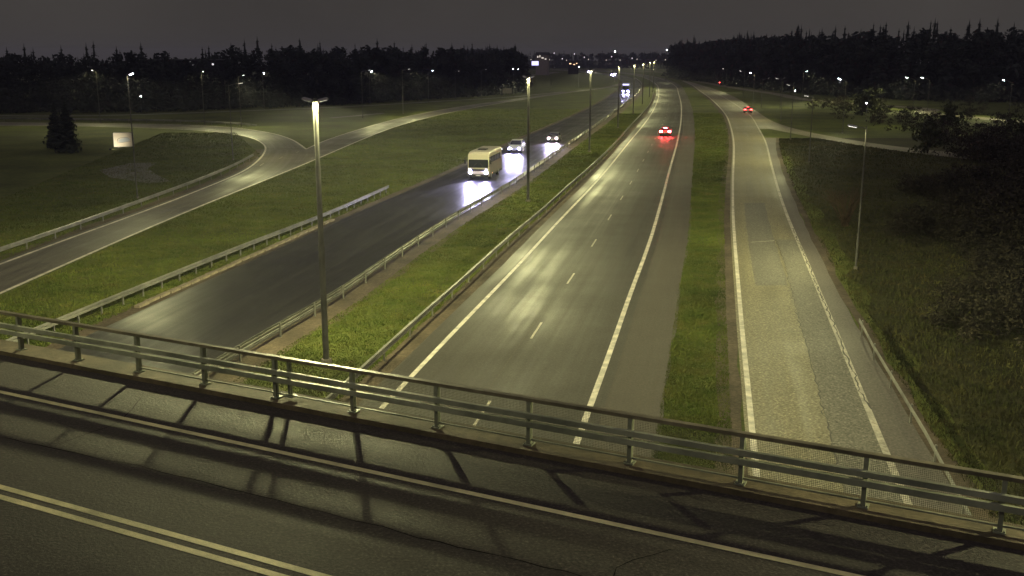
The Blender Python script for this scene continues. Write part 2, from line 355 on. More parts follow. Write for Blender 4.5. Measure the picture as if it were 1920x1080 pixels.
# lane dashes: 3 m marks every 12 m on the lane line
lane = [((a[0] + xat(R_right, a[1])) / 2 + 0.0, a[1]) for a in R_left]
sl = arc(lane)
d = next(s for s, p in zip(sl, lane) if p[1] > 1.0)
first = None
dash_me = None
k = 0
y0 = 33.9
s0 = float(np.interp(y0, [p[1] for p in lane], sl)) - 24.0
while s0 + 12 * k < sl[-1] - 5 and k < 46:
    (x, y), th = at_len(lane, sl, s0 + 12 * k + 1.5)
    if dash_me is None:
        dash_me = MB().add([(-1.5, -0.055, 0), (1.5, -0.055, 0), (1.5, 0.055, 0), (-1.5, 0.055, 0)], [(0, 1, 2, 3)]).mesh('lane_dash'); dash_me.materials.append(M['paint_worn'])
    link('lane_dash', dash_me, outbound, (x, y, 0.030), th); k += 1
# sealed joint beside the lane line
stripe('pavement_joint', [p for p in offset(lane, -0.35) if 30 < p[1] < 100], 0.05, 0.028, 'asphalt_shoulder', outbound)

# slip road on the right
slip = structure(ribbon('slip_road', offset(R2_left, -0.25), offset(R2_right, 0.12), 0.024, 'asphalt_old', cross=5))
outer2 = R2_outer
innr = [(xat(R2_right, p[1]), p[1]) for p in outer2]
structure(ribbon('slip_road_shoulder', innr, outer2, 0.020, 'asphalt_old_edge', cross=2, jag=0.06))
structure(ribbon('slip_road_verge', offset(R2_left, -1.15), offset(R2_left, -0.15), 0.016, 'gravel', jag=0.22))
structure(ribbon('slip_road_outer_verge', [(p[0] - .1, p[1]) for p in outer2], offset(outer2, 0.6), 0.012, 'gravel', jag=0.22))
ribbon('resurfaced_strip', R2_seam, [(xat(R2_right, p[1]) - 0.10, p[1]) for p in R2_seam], 0.0265, 'asphalt_strip', slip, cross=2, jag=0.05)
ribbon('resurfaced_strip', [(xat(R2_left, y) + 1.0, y) for y in np.arange(57, 92, 1.0)], [(xat(R2_left, y) + 2.9, y) for y in np.arange(57, 92, 1.0)], 0.0262, 'asphalt_strip', slip, cross=2, jag=0.05)
stripe('edge_line', R2_left, 0.22, 0.030, 'paint_white', slip)
stripe('edge_line', R2_right, 0.24, 0.030, 'paint_worn', slip)
structure(ribbon('darkened_bank', offset(outer2, 1.6), [(p[0] + 58, p[1]) for p in outer2], 0.008, 'bank_shade_ground', jag=0.7))  # dark sheet that paints the unlit look of the right bank
# ragged long crack and cross cracks in the old surface
def crack(name, pts, wd, jit, parent, z=0.0285, mat='crack_filler'):
    pts = resample(pts, 0.35)
    pts = [(p[0] + random.gauss(0, jit), p[1] + random.gauss(0, jit)) for p in pts]
    L_, R_ = [], []
    for a, b in zip(offset(pts, -wd / 2), offset(pts, wd / 2)):
        f = random.uniform(0.15, 1.0); m_ = ((a[0] + b[0]) / 2, (a[1] + b[1]) / 2)
        L_.append((m_[0] + (a[0] - m_[0]) * f, m_[1] + (a[1] - m_[1]) * f)); R_.append((m_[0] + (b[0] - m_[0]) * f, m_[1] + (b[1] - m_[1]) * f))
    return ribbon(name, L_, R_, z, mat, parent)
crack('pavement_crack', R2_seam, 0.07, 0.045, slip)
crack('pavement_crack', [(xat(R2_right, y) + 0.03, y) for y in np.arange(36, 78, 1.0)], 0.09, 0.05, slip, 0.032)
for y in (40.5, 47.0, 55.5, 62.0, 70.5, 83.0):
    x0 = xat(R2_left, y) + random.uniform(1.2, 2.6); x1 = xat(R2_right, y) + random.uniform(-0.3, 0.9)
    crack('pavement_crack', [(x0, y), ((x0 + x1) / 2, y + random.uniform(-.4, .4)), (x1, y + random.uniform(-.5, .5))], 0.06, 0.04, slip, 0.0275)
# mark across the slip road
stripe('loop_mark', [(17.2, 71.0), (19.0, 71.6)], 0.16, 0.0305, 'paint_worn', slip)
branch = structure(ribbon('branch_road', branch_low, [p for p in branch_up if p[1] < 206], 0.018, 'asphalt_old', cross=2))
structure(ribbon('merge_lane', [(xat(R2_right, p[1]) + 0.1, p[1]) for p in reversed(branch_up) if p[1] > 186], [p for p in reversed(branch_up) if p[1] > 186], 0.0225, 'asphalt_old', cross=2))
# left ramp, loop road, footpath
UPN = [p for p in loop_in]
near_up = [p for p in UPN if p[1] < 146]
far_low = [p for p in LR_low]
ramp_up = near_up + [(-33.2, 146.2)] + LR_up_far
ramp = structure(ribbon('ramp_road', ramp_up, LR_low, 0.024, 'asphalt_ramp', cross=5))
io = [p for p in loop_in if p[1] > 139 or p[0] < -50]
loop = structure(ribbon('loop_road', loop_out, io, 0.019, 'asphalt_ramp', cross=4))
structure(ribbon('ramp_verge', offset(near_up, -1.5), offset(near_up, -0.1), 0.012, 'gravel', jag=0.2))
structure(ribbon('ramp_shoulder', offset(near_up, -0.55), offset(near_up, 0.1), 0.018, 'asphalt_shoulder'))
stripe('edge_line', [p for p in LR_low if p[1] < 460], 0.25, 0.030, 'paint_white', ramp)
stripe('edge_line', loop_in, 0.25, 0.031, 'paint_white', ramp)
stripe('edge_line', loop_out, 0.30, 0.032, 'paint_white', loop)
stripe('edge_line', [p for p in LR_up_far if p[1] < 300], 0.22, 0.030, 'paint_white', ramp)
for x, y, th in [(-31.0, 124.5, 1.66), (-30.55, 133.0, 1.64), (-30.1, 141.5, 1.62)]:
    link('lane_dash', dash_me, ramp, (x, y, 0.033), th)
structure(ribbon('footpath', offset(back_path, -1.3), offset(back_path, 1.3), 0.016, 'asphalt_path'))
structure(ribbon('lay_by', [(-36.5, 107.5), (-40.5, 113.5), (-43.5, 119), (-44.8, 127)], [(-38.5, 105.5), (-44.5, 111), (-48.5, 117), (-48.2, 126.5)], 0.016, 'asphalt_path', jag=0.3))
structure(ribbon('service_path', [(-39, 221), (-33.4, 232), (-30, 240)], [(-40.4, 223), (-34.4, 235), (-31, 243)], 0.016, 'asphalt_path'))
structure(ribbon('side_street', offset(street_mid, -2.6), offset(street_mid, 2.6), 0.016, 'asphalt_old', cross=2))
far_r = clean([(150, 700), (135, 860), (120, 950), (60, 1020), (-40, 1060)], 8)
structure(ribbon('far_road', offset(far_r, -5), offset(far_r, 5), 0.05, 'asphalt_old'))
far_l = clean([(-30, 640), (-8, 700), (14, 760), (40, 900)], 8)
structure(ribbon('far_left_road', offset(far_l, -4), offset(far_l, 4), 0.05, 'asphalt_path'))
# kerb stones along the inbound edge
ke = resample([p for p in offset(L_left, -0.55) if 50 < p[1] < 82], 1.15)
kerb = structure(empty('drainage_kerb'))
kme = MB().box((0, 0, 0.07), (1.0, 0.32, 0.15)).mesh('kerb_stone'); kme.materials.append(M['kerb_concrete'])
for a, b in zip(ke, ke[1:]):
    link('kerb_stone', kme, kerb, ((a[0] + b[0]) / 2 + random.uniform(-.05, .05), (a[1] + b[1]) / 2, 0.0), math.atan2(b[1] - a[1], b[0] - a[0]) + random.uniform(-.06, .06))

# ------------------------------------------------------------------ bridge
BU = Vector((-0.895, 0.446, 0)); BN = Vector((0.446, 0.895, 0)); BA = math.atan2(BU.y, BU.x)
DZ = 5.8
def bp(a, n, z=0.0): v = BU * a + BN * n; return (v.x, v.y, DZ + z)
bridge = empty('bridge', bp(8, 10.3, -DZ))
tag(bridge, 'concrete road bridge with worn brown asphalt and a double centre line crossing the motorway', 'bridge')
def bpart(mb, name, mat, parent=bridge):
    o = mb.build(name, mat, parent)
    if parent is bridge: o.matrix_parent_inverse = Matrix.Translation(-Vector(bridge.location))
    return o
def bbox(a0, a1, n0, n1, z0, z1):
    m = MB(); pts = [bp(a, n, z) for z in (z0, z1) for a, n in ((a0, n0), (a1, n0), (a1, n1), (a0, n1))]
    return m.add(pts, [(3, 2, 1, 0), (4, 5, 6, 7), (0, 1, 5, 4), (1, 2, 6, 5), (2, 3, 7, 6), (3, 0, 4, 7)])
A0, A1 = -45, 62
bpart(bbox(A0, A1, 4.8, 15.72, -0.55, -0.06), 'deck_slab', 'concrete_plain')
rb = ribbon('road_surface', [bp(a, 15.715)[:2] for a in np.linspace(A0, A1, 60)], [bp(a, 4.82)[:2] for a in np.linspace(A0, A1, 60)], DZ, 'asphalt_bridge', bridge, cross=4)
rb.matrix_parent_inverse = Matrix.Translation(-Vector(bridge.location))
for n0, n1 in ((15.72, 16.42), (4.1, 4.8)):
    bpart(bbox(A0, A1, n0, n1, -0.75, 0.10), 'edge_beam', 'concrete')
for n0 in (7.0, 10.2, 13.4):
    bpart(bbox(A0, A1, n0 - 0.3, n0 + 0.3, -1.25, -0.55), 'girder', 'concrete_plain')
for a in (15.2, 30.5, -7.0):
    for n0 in (6.5, 10.2, 13.9):
        c = bp(a, n0); bpart(MB().tube((c[0], c[1], -0.1), (c[0], c[1], DZ - 1.2), 0.42, 0.42, 14), 'pier', 'concrete_plain')
def bline(n, wd, mat, name):
    o = ribbon(name, [bp(a, n + wd / 2)[:2] for a in np.linspace(A0, A1, 50)], [bp(a, n - wd / 2)[:2] for a in np.linspace(A0, A1, 50)], DZ + 0.005, mat, bridge)
    o.matrix_parent_inverse = Matrix.Translation(-Vector(bridge.location))
bline(13.80, 0.13, 'paint_yellow', 'edge_line'); bline(6.75, 0.13, 'paint_yellow', 'edge_line')
bline(10.42, 0.13, 'paint_yellow', 'centre_line'); bline(10.15, 0.13, 'paint_yellow', 'centre_line')

def deck_crack(pts, wd):
    o = crack('pavement_crack', [bp(a, n)[:2] for a, n in pts], wd, 0.02, bridge, DZ + 0.003, 'tar'); o.matrix_parent_inverse = Matrix.Translation(-Vector(bridge.location))
deck_crack([(22, 12.1), (17, 12.0), (13, 12.15), (7, 12.05), (2, 12.1), (-4, 12.0)], 0.03)
deck_crack([(16.4, 14.9), (15.6, 13.5), (15.8, 12.2)], 0.025); deck_crack([(4.0, 13.4), (4.6, 12.6), (4.2, 11.4), (4.9, 10.7)], 0.025)
railing = empty('bridge_railing', bp(8, 16.02, 0.1), BA)
tag(railing, 'grey-green steel bridge railing with twin box beams and wire mesh infill', 'railing')
def rl(mb, name, mat, a=0.0): return mb, name, mat
def rbox(a0, a1, n0, n1, z0, z1): return MB().box(((a0 + a1) / 2, (n0 + n1) / 2, (z0 + z1) / 2), (a1 - a0, n1 - n0, z1 - z0))
# local frame: +x along the bridge to the left, -y toward the far side, +y toward the traffic
LO, HI = -40.0, 46.0
rbox(LO, HI, -0.06, 0.06, 0.86, 0.925).build('top_rail', 'rail_top', railing)
rbox(LO, HI, 0.075, 0.155, 0.555, 0.655).build('box_beam', 'rail_paint', railing)
rbox(LO, HI, 0.085, 0.165, 0.395, 0.500).build('box_beam', 'rail_paint', railing)
rbox(LO, 9.6, -0.02, 0.02, 0.085, 0.115).build('bottom_rail', 'rail_paint', railing)
pm = MB().box((0, 0, 0.43), (0.075, 0.11, 0.86)).box((0, 0.0, 0.010), (0.18, 0.20, 0.020)).box((0.065, 0.06, 0.03), (0.025, 0.025, 0.025)).box((-0.065, 0.06, 0.03), (0.025, 0.025, 0.025)).mesh('post'); pm.materials.append(M['rail_paint'])
mm = MB()
for i in range(62): mm.box((-0.92 + i * 0.0302, -0.045, 0.485), (0.0036, 0.0036, 0.74))
for i in range(25): mm.box((0, -0.040, 0.125 + i * 0.03), (1.88, 0.0036, 0.0036))
mme = mm.mesh('mesh_panel'); mme.materials.append(M['wire'])
for i in range(-18, 20):
    link('post', pm, railing, (1.62 + 2.0 * i, 0, 0))
    if i < 4: link('mesh_panel', mme, railing, (0.62 + 2.0 * i + 0.0, 0, 0))
# expansion joint bracket beside one post
MB().box((5.28, -0.05, 0.45), (0.05, 0.10, 0.8)).box((5.28, -0.05, 0.07), (0.22, 0.22, 0.02)).build('joint_bracket', 'rail_paint', railing)

# ------------------------------------------------------------------ guard rails
WP = [(0.00, 0.155), (0.075, 0.12), (0.075, 0.055), (0.015, 0.02), (0.015, -0.02), (0.075, -0.055), (0.075, -0.12), (0.0, -0.155)]
WB = WP + [(l - 0.012, z) for l, z in reversed(WP)]
gpost = MB().box((0, 0, 0.36), (0.10, 0.06, 0.76)).mesh('post'); gpost.materials.append(M['galvanised'])
def guard_rail(line, side, label, spacing=4.0, ymax=330, low_bar=False, zc=0.60, group=None, mat='galvanised', turn_down=False, cat='guard rail', ps=1.0):
    root = empty('guard_rail', (line[0][0], line[0][1], 0)); tag(root, label, cat, group)
    inv = Matrix.Translation(-Vector(root.location))
    prof = [(side * (l * ps + 0.05), z * ps) for l, z in WB]
    path = [(p[0], p[1], 0.0) for p in line]
    if turn_down:
        n = len(path); path = [(p[0], p[1], -0.5 * max(0, (3 - i) / 3.0)) for i, p in enumerate(path)]
    o = MB().sweep(prof, path, zc).build('beam', mat, root); o.matrix_parent_inverse = inv
    if low_bar:
        o = MB().sweep([(side * 0.045, -0.03), (side * 0.09, -0.03), (side * 0.09, 0.03), (side * 0.045, 0.03)], path, 0.36).build('lower_bar', mat, root); o.matrix_parent_inverse = inv
    s = arc(line); dd = 0.6
    while dd < s[-1]:
        (x, y), th = at_len(line, s, dd)
        if y < ymax:
            p = link('post', gpost, root, (x, y, 0), th); p.matrix_parent_inverse = inv
        dd += spacing
    return root
guard_rail([p for p in rail_ml if p[1] > 5 and p[1] < 640], -1, 'long steel guard rail on the median beside the dark wet inbound carriageway', low_bar=True)
guard_rail([p for p in rail_mr if p[1] > 5], 1, 'long steel guard rail on the median beside the outbound lanes', low_bar=False)
guard_rail(rail_lo, 1, 'pale guard rail ending in the grass between the inbound carriageway and the ramp', spacing=2.0)
guard_rail(rail_ramp, 1, 'guard rail along the grassy outer side of the left ramp road', spacing=4.0)
guard_rail(rail_r2, 1, 'short pale guard rail beside the cracked slip road next to the bridge', spacing=4.0, zc=0.62, ps=0.5)
gl = clean([(-150, 211.5), (-106.8, 211.0), (-84.88, 207.2), (-69.72, 204.4), (-57.23, 199.0), (-51.26, 193.5), (-47.5, 189.0)], 3)
guard_rail(gl, 1, 'pale guard rail round the outer bend of the loop road', spacing=4.0)

# ------------------------------------------------------------------ street lamps
def batwing(l, ex=-1.5, back=1.0, shield=(-0.12, 0.28)):                                   # road lantern: throws more light outward than straight down, cut off near the horizontal
    l.use_nodes = True; t = l.node_tree; em = t.nodes['Emission']
    tcn = t.nodes.new('ShaderNodeTexCoord'); sx = t.nodes.new('ShaderNodeSeparateXYZ'); t.links.new(tcn.outputs['Normal'], sx.inputs[0])
    ab = node(t, 'ShaderNodeMath', operation='ABSOLUTE'); t.links.new(sx.outputs['Z'], ab.inputs[0])
    mx = node(t, 'ShaderNodeMath', operation='MAXIMUM'); mx.inputs[1].default_value = 0.26; t.links.new(ab.outputs[0], mx.inputs[0])
    pw = node(t, 'ShaderNodeMath', operation='POWER'); pw.inputs[1].default_value = ex; t.links.new(mx.outputs[0], pw.inputs[0])
    cut = mapr(t, ab.outputs[0], 0.14, 0.34, 0.0, 1.0)
    mm_ = node(t, 'ShaderNodeMath', operation='MULTIPLY'); t.links.new(pw.outputs[0], mm_.inputs[0]); t.links.new(cut, mm_.inputs[1])
    fr_ = mapr(t, sx.outputs['X'], shield[0], shield[1], back, 1.0)         # house-side shield: little light behind the pole
    m2 = node(t, 'ShaderNodeMath', operation='MULTIPLY'); t.links.new(mm_.outputs[0], m2.inputs[0]); t.links.new(fr_, m2.inputs[1])
    t.links.new(m2.outputs[0], em.inputs['Strength'])
def lamp_light(parent, loc, power, col=LAMP_COL, ex=-1.5, tilt=None, back=1.0, shield=(-0.12, 0.28)):
    l = bpy.data.lights.new('lamp_light', 'SPOT'); l.energy = power * LAMP_W; l.color = col
    l.spot_size = R(178); l.spot_blend = 0.02; l.shadow_soft_size = 0.22
    batwing(l, ex, back, shield)
    o = bpy.data.objects.new('lamp_light', l); COL.objects.link(o); o.parent = parent; o.location = loc
    if tilt: o.rotation_euler = tilt
    return o
def street_lamp(x, y, h, label, heads, group, pole_r=(0.075, 0.04), power=2600, lens='lens_soft', lit=True, step=False, scale=1.0, ex=-1.2, back=0.04, second=1.7):
    """heads: list of (azimuth of the arm in degrees, arm length, upward tilt in degrees)"""
    root = empty('street_lamp', (x, y, 0)); tag(root, label, 'street lamp', group)
    pm_ = MB(); r0, r1 = pole_r
    if step:
        for z0, z1, a, b in ((0, 5.2, r0, r0 * .97), (5.2, 8.6, r0 * .86, r0 * .84), (8.6, h, r0 * .74, r0 * .72)): pm_.tube((0, 0, z0), (0, 0, z1), a, b, 14)
    else: pm_.tube((0, 0, 0), (0, 0, h), r0, r1, 8)
    pm_.build('pole', 'pole_grey', root)
    MB().tube((0, 0, 0), (0, 0, 0.18), r0 * 1.9, r0 * 1.7, 12).build('base', 'concrete_plain', root)
    for hi, (az, ln, tl) in enumerate(heads):
        a = R(az); dx, dy = math.cos(a), math.sin(a); t = R(tl)
        up = ln * math.tan(t)
        if ln > 0.3:
            MB().tube((0, 0, h - 0.15), (dx * ln * .5, dy * ln * .5, h - 0.15 + up * .75), 0.035, 0.032, 6).tube((dx * ln * .5, dy * ln * .5, h - 0.15 + up * .75), (dx * ln, dy * ln, h - .15 + up), 0.032, 0.03, 6).build('arm', 'galvanised', root)
        e = Vector((dx * ln, dy * ln, h - 0.15 + up))
        rot = Matrix.Rotation(a, 3, 'Z') @ Matrix.Rotation(-t, 3, 'Y')
        hl, hw = 0.62 * scale, 0.30 * scale
        def rings(zs, inset):
            return [[e + rot @ Vector((px, py, z)) for px, py in ((0.02 + i_, -hw / 2 * .7 + i_), (hl * .35, -hw / 2 + i_), (hl - i_, -hw / 2 * .8 + i_), (hl - i_, hw / 2 * .8 - i_), (hl * .35, hw / 2 - i_), (0.02 + i_, hw / 2 * .7 - i_))] for z, i_ in zip(zs, inset)]
        hb = MB().loft(rings((-0.04, 0.03, 0.075), (0, 0, 0.05)))
        ho = hb.build('luminaire', 'lamp_housing', root)
        lb = MB().loft(rings((-0.052, -0.042), (0.05, 0.045))); lb.build('lens', lens, ho)
        if lit:
            c = e + rot @ Vector((hl * .5, 0, -0.10))
            lamp_light(root, c, power * (1.0 if hi == 0 else second), ex=ex if hi == 0 else -1.2, back=back, tilt=(0, 0, a), shield=(-0.35, 0.25) if len(heads) > 1 else (-0.12, 0.28))
    return root
G1 = 'twin-headed lamps along the median'
for i, (x, y, lb) in enumerate([(-8.1, 41.92, 'tall twin-headed street lamp on the median right behind the bridge railing'),
        (1.48, 91.98, 'twin-headed median street lamp beside the oncoming cream bus and its follower'),
        (10.87, 141.6, 'twin-headed median street lamp opposite the red car on the outbound lanes'),
        (19.9, 190.5, None), (28.6, 239.8, None), (37.0, 289.0, None), (45.5, 338.0, None), (53.5, 388.0, None), (60.5, 437.0, None)]):
    street_lamp(x, y, 11.35, lb or '%s twin-headed median street lamp counting from the bridge' % ('fourth', 'fifth', 'sixth', 'seventh', 'eighth', 'ninth')[i - 3], [(-12, 0.10, 14), (168, 0.10, 14)], G1, (0.135, 0.07), power=(8000, 5600, 5600, 4200)[min(i, 3)], lens='lens_dim', step=True, scale=0.75, ex=-2.0 if i == 0 else -1.0, back=0.35)
G2 = 'single lamps by the left ramp and loop road'
left = [(-35.34, 94.13, 11.5, 'tall lamp by the left ramp guard rail standing in front of the sign board', [(-30, 0.25, 16)], 2600, 'lens_cool'),
        (-36.15, 130.4, 9.6, 'lamp post inside the bend near the end of the ramp guard rail', [(10, 1.2, 12)], 7000, 'lens_soft'),
        (-51.6, 193.2, 9.5, 'lamp post at the end of the guard rail on the loop bend', [(-40, 1.3, 12)], 4600, 'lens_soft'),
        (-60.5, 199.6, 10.1, 'lamp post behind the guard rail of the loop road', [(-60, 1.3, 12)], 4200, 'lens_soft'),
        (-83.5, 205.8, 10.3, 'dim lamp post by the loop road between the sign board and the dark spruce', [(-95, 1.1, 12)], 5500, 'lens_soft'),
        (-63.2, 259.6, 8.9, 'bright lamp by the footpath under the forest edge', [(-50, 0.5, 20)], 420, 'lens_cool'),
        (-32.6, 222.0, 10.0, 'lamp post on the grass beside the far ramp, nearest the junction', [(0, 1.4, 14)], 6500, 'lens_soft'),
        (-40.3, 289.5, 8.9, 'footpath lamp at the forest edge with its lit head turned to the road', [(-30, 0.6, 18)], 420, 'lens_cool'),
        (-25.6, 239.0, 10.0, 'second lamp post along the far ramp from the junction', [(0, 1.3, 14)], 6500, 'lens_soft'),
        (-24.64, 301.0, 8.75, 'brightest footpath lamp at the forest edge beyond the far ramp', [(-20, 1.2, 20)], 420, 'lens_cool'),
        (-17.6, 317.0, 8.7, 'lamp post past the bright footpath lamp', [(10, 0.9, 14)], 420, 'lens_soft'),
        (-9.8, 326.0, 8.9, 'last single footpath lamp before the grey sign board', [(10, 1.2, 14)], 420, 'lens_soft'),
        (-0.9, 352.0, 8.75, 'lamp post of the pair behind the grey sign board, nearer the forest', [(-30, 1.3, 18)], 420, 'lens_cool'),
        (0.6, 345.0, 8.7, 'lamp post of the pair beside the grey sign board, nearer the road', [(-10, 1.2, 18)], 420, 'lens_cool'),
        (18.4, 482.0, 8.2, 'thin far lamp post beyond the grey sign board', [(-10, 1.2, 14)], 420, 'lens_soft'),
        (28.5, 440.0, 9.0, 'far glaring lamp left of the oncoming truck', [(-80, 0.4, 22)], 1500, 'lens_cool')]
for x, y, h, lb, hd, pw, ln in left: street_lamp(x, y, h, lb, hd, G2, power=pw, lens=ln)
G3 = 'single lamps by the slip road and side streets'
right = [(21.6, 61.7, 8.9, 'slim lamp post on the grass right of the cracked slip road', [(165, 0.5, 10)], 6500, 'lens_soft'),
         (17.6, 18.5, 10.6, 'lamp post close to the bridge end beside the short guard rail', [(180, 0.6, 10)], 5500, 'lens_soft'),
         (37.5, 127.0, 8.3, 'lamp post in the grass triangle before the branch road', [(165, 0.5, 10)], 5200, 'lens_soft'),
         (44.9, 163.0, 8.7, 'lamp post at the tip of the grass triangle', [(165, 0.5, 10)], 4600, 'lens_soft'),
         (56.0, 211.5, 8.6, 'lamp post across the branch road from the grass triangle', [(165, 0.9, 12)], 4200, 'lens_soft'),
         (69.0, 262.0, 7.6, 'short lamp post behind the merge lane, paired with a dimmer one', [(30, 0.6, 18)], 1500, 'lens_cool'),
         (65.6, 268.0, 7.3, 'dim lamp post behind the merge lane, left of its pair', [(20, 1.6, 14)], 1300, 'lens_soft'),
         (66.2, 279.8, 8.6, 'lamp post with glaring head just past the small red car', [(-160, 1.0, 18)], 2600, 'lens_cool'),
         (70.6, 310.9, 8.6, 'lamp post by the merge lane beyond the small red car', [(-165, 1.2, 16)], 2200, 'lens_soft'),
         (83.6, 399.2, 8.3, 'far lamp post near the distant tail lights', [(-165, 1.2, 16)], 2000, 'lens_soft'),
         (57.8, 177.0, 9.0, 'glaring lamp beside the branch road in front of the dark wood', [(-165, 1.0, 20)], 2600, 'lens_cool'),
         (79.0, 193.5, 8.8, 'tall glaring lamp standing among the dark bushes', [(-170, 1.3, 20)], 2400, 'lens_cool'),
         (103.2, 262.0, 7.4, 'lamp by the side street behind the bushes with a small lit head', [(-170, 2.0, 16)], 7000, 'lens_cool'),
         (110.5, 226.0, 7.6, 'faint lamp at the end of the side street near the wood', [(-175, 1.8, 16)], 6000, 'lens_cool'),
         (86.2, 303.0, 8.8, 'side street lamp in front of the wood, behind the merge lane lamps', [(-30, 0.6, 18)], 7000, 'lens_cool')]
for x, y, h, lb, hd, pw, ln in right: street_lamp(x, y, h, lb, hd, G3, power=pw, lens=ln, ex=-1.4 if y < 30 else -1.3)
for a_, lb in ((27.0, 'bridge lamp on the near kerb toward the left end of the bridge'), (-24.0, 'bridge lamp on the near kerb toward the right end of the bridge')):
    c = bp(a_, 4.45, 0.1); o = street_lamp(c[0], c[1], 9.0, lb, [(63.5, 1.2, 10)], 'lamps on the bridge', power=2100 if a_ > 0 else 350, ex=-1.6, back=0.3); o.location.z = c[2]
G4 = 'low path lamps'
for x, y, h, lb, az in [(-86.0, 236.0, 4.2, 'low path lamp glowing under the forest on the left', -60), (84.5, 305.0, 3.2, 'low path lamp over the side street edge', -100), (76.0, 218.0, 3.4, 'low path lamp among the bushes behind the branch road', -120)]:
    street_lamp(x, y, h, lb, [(az, 0.3, 20)], G4, (0.05, 0.03), power=90, lens='lens_cool', scale=1.0)
G5 = 'tiny lamps of the far road'
for i, px in enumerate([-118, -96, -74, -52, -30, -10, 12, 32, 52, 70, 86, 100, 112, 124, 134]):
    street_lamp(px * 0.85 + 62, 990 + 25 * math.sin(i * 1.7), 9.8 + 0.5 * math.sin(i * 2.3), 'tiny lamp in the far row of lights below the skyline', [(-90, 0.3, 40)], G5, (0.16, 0.12), lens='lens_far', lit=False, scale=2.6)
for x, y, h in [(30, 880, 13.5), (44, 900, 11.0), (52, 860, 15.0), (66, 940, 12.2), (20, 840, 12.0), (90, 930, 12.8), (112, 960, 11.4), (38, 930, 16.0)]:
    street_lamp(x, y, h, 'faint yard light scattered on the far slope under the skyline', [(-90, 0.3, 45)], 'scattered far yard lights', (0.12, 0.1), lens='lens_yard', lit=False, scale=1.9)
for x, y, h, lb in [(56, 560, 15.4, 'tall mast lamp rising above the oncoming headlights in the distance'), (84, 560, 16.2, 'tall mast lamp at the foot of the right hand wooded ridge')]:
    street_lamp(x, y, h, lb, [(-90, 0.4, 45)], 'tall mast lamps', (0.14, 0.1), power=900, lens='lens_cool', scale=1.3)

# ------------------------------------------------------------------ signs and far buildings
def panel_sign(name, label, x, y, wd, z0, z1, rz, mat, nposts=2, frame=True):
    root = empty(name, (x, y, 0), rz); tag(root, label, 'sign')
    pn = MB().box((0, 0, (z0 + z1) / 2), (wd, 0.06, z1 - z0)).build('panel', mat, root)
    for i in range(nposts):
        px = (i - (nposts - 1) / 2) * wd * 0.6
        MB().tube((px, 0.08, 0), (px, 0.08, z1 - 0.05), 0.045, 0.045, 8).build('post', 'galvanised', root)
    return root, pn
s1, pn = panel_sign('direction_sign', 'pale cream direction sign board with a grey inset behind the tall ramp lamp', -56.7, 147.5, 2.7, 0.25, 2.25, R(16), 'sign_panel')
ins = MB(); ring = []
for i in range(20):
    t = 2 * math.pi * i / 20; ring.append((0.08 + 0.82 * math.cos(t) * (1 - .15 * math.sin(t)), 0.30 * math.sin(t) + 1.20 + 0.10 * math.cos(t)))
ins.loft([[(px, -0.036, pz) for px, pz in ring], [(px, -0.031, pz) for px, pz in ring]]).build('inset', 'sign_inset', pn)
am = MB(); prev = None
for i in range(13):
    t = R(200) - R(150) * i / 12; p = (0.1 + 0.98 * math.cos(t), -0.042, 1.15 + 0.42 * math.sin(t))
    if prev: am.tube(prev, p, 0.028, 0.028, 5)
    prev = p
am.tube((-0.9, -0.042, 0.78), (0.95, -0.042, 1.02), 0.022, 0.022, 5); am.build('outline', 'sign_ink', pn)
fr = MB()
for c, dd in (((0, 0, 2.27), (2.78, 0.08, 0.05)), ((0, 0, 0.23), (2.78, 0.08, 0.05)), ((-1.375, 0, 1.25), (0.05, 0.08, 2.0)), ((1.375, 0, 1.25), (0.05, 0.08, 2.0))): fr.box(c, dd)
fr.build('frame', 'galvanised', s1)
fl = empty('floodlight', (-57.6, 144.6, 0), R(16)); tag(fl, 'small ground floodlight in the grass shining on the cream direction sign', 'floodlight')
MB().box((0, 0, 0.12), (0.34, 0.20, 0.20), mat=Matrix.Rotation(R(35), 3, 'X')).build('housing', 'trim_black', fl)
MB().box((0, 0.0, 0.0), (0.40, 0.30, 0.06)).build('foot', 'concrete_plain', fl)
MB().box((0, 0.085, 0.19), (0.28, 0.03, 0.14), mat=Matrix.Rotation(R(35), 3, 'X')).build('lens', 'lens_dim', fl)
ll_ = bpy.data.lights.new('flood', 'SPOT'); ll_.energy = 420; ll_.color = (1.0, 0.9, 0.68); ll_.spot_size = R(95); ll_.spot_blend = 0.6; ll_.shadow_soft_size = 0.06
lo_ = bpy.data.objects.new('flood', ll_); COL.objects.link(lo_); lo_.parent = fl; lo_.location = (0, 0.16, 0.27); lo_.rotation_euler = Vector((0.12, 1, 0.22)).to_track_quat('-Z', 'Y').to_euler()
panel_sign('road_sign', 'grey sign board seen from behind by the paired lamp posts', -1.6, 340.0, 3.1, 1.2, 2.9, R(4), 'sign_back')
b1, bpn = panel_sign('advertising_board', 'small bright violet-white lit board below the skyline', 12.6, 560.0, 3.7, 8.6, 10.8, 0.0, 'sign_lit')
MB().tube((0.9, -0.1, 10.1), (0.9, -0.05, 10.1), 0.55, 0.55, 14).build('bright_patch', 'sign_lit_white', bpn)
b2, bpn2 = panel_sign('lit_sign', 'tiny white lit sign in front of the dark forest', -6.0, 500.0, 2.2, 10.9, 12.3, 0.0, 'trim_black', 1)
for dx in (-0.6, -0.1, 0.7): MB().box((dx, -0.05, 11.6), (0.42 if dx < 0.5 else 0.25, 0.02, 1.0)).build('lit_panel', 'sign_lit_white', bpn2)
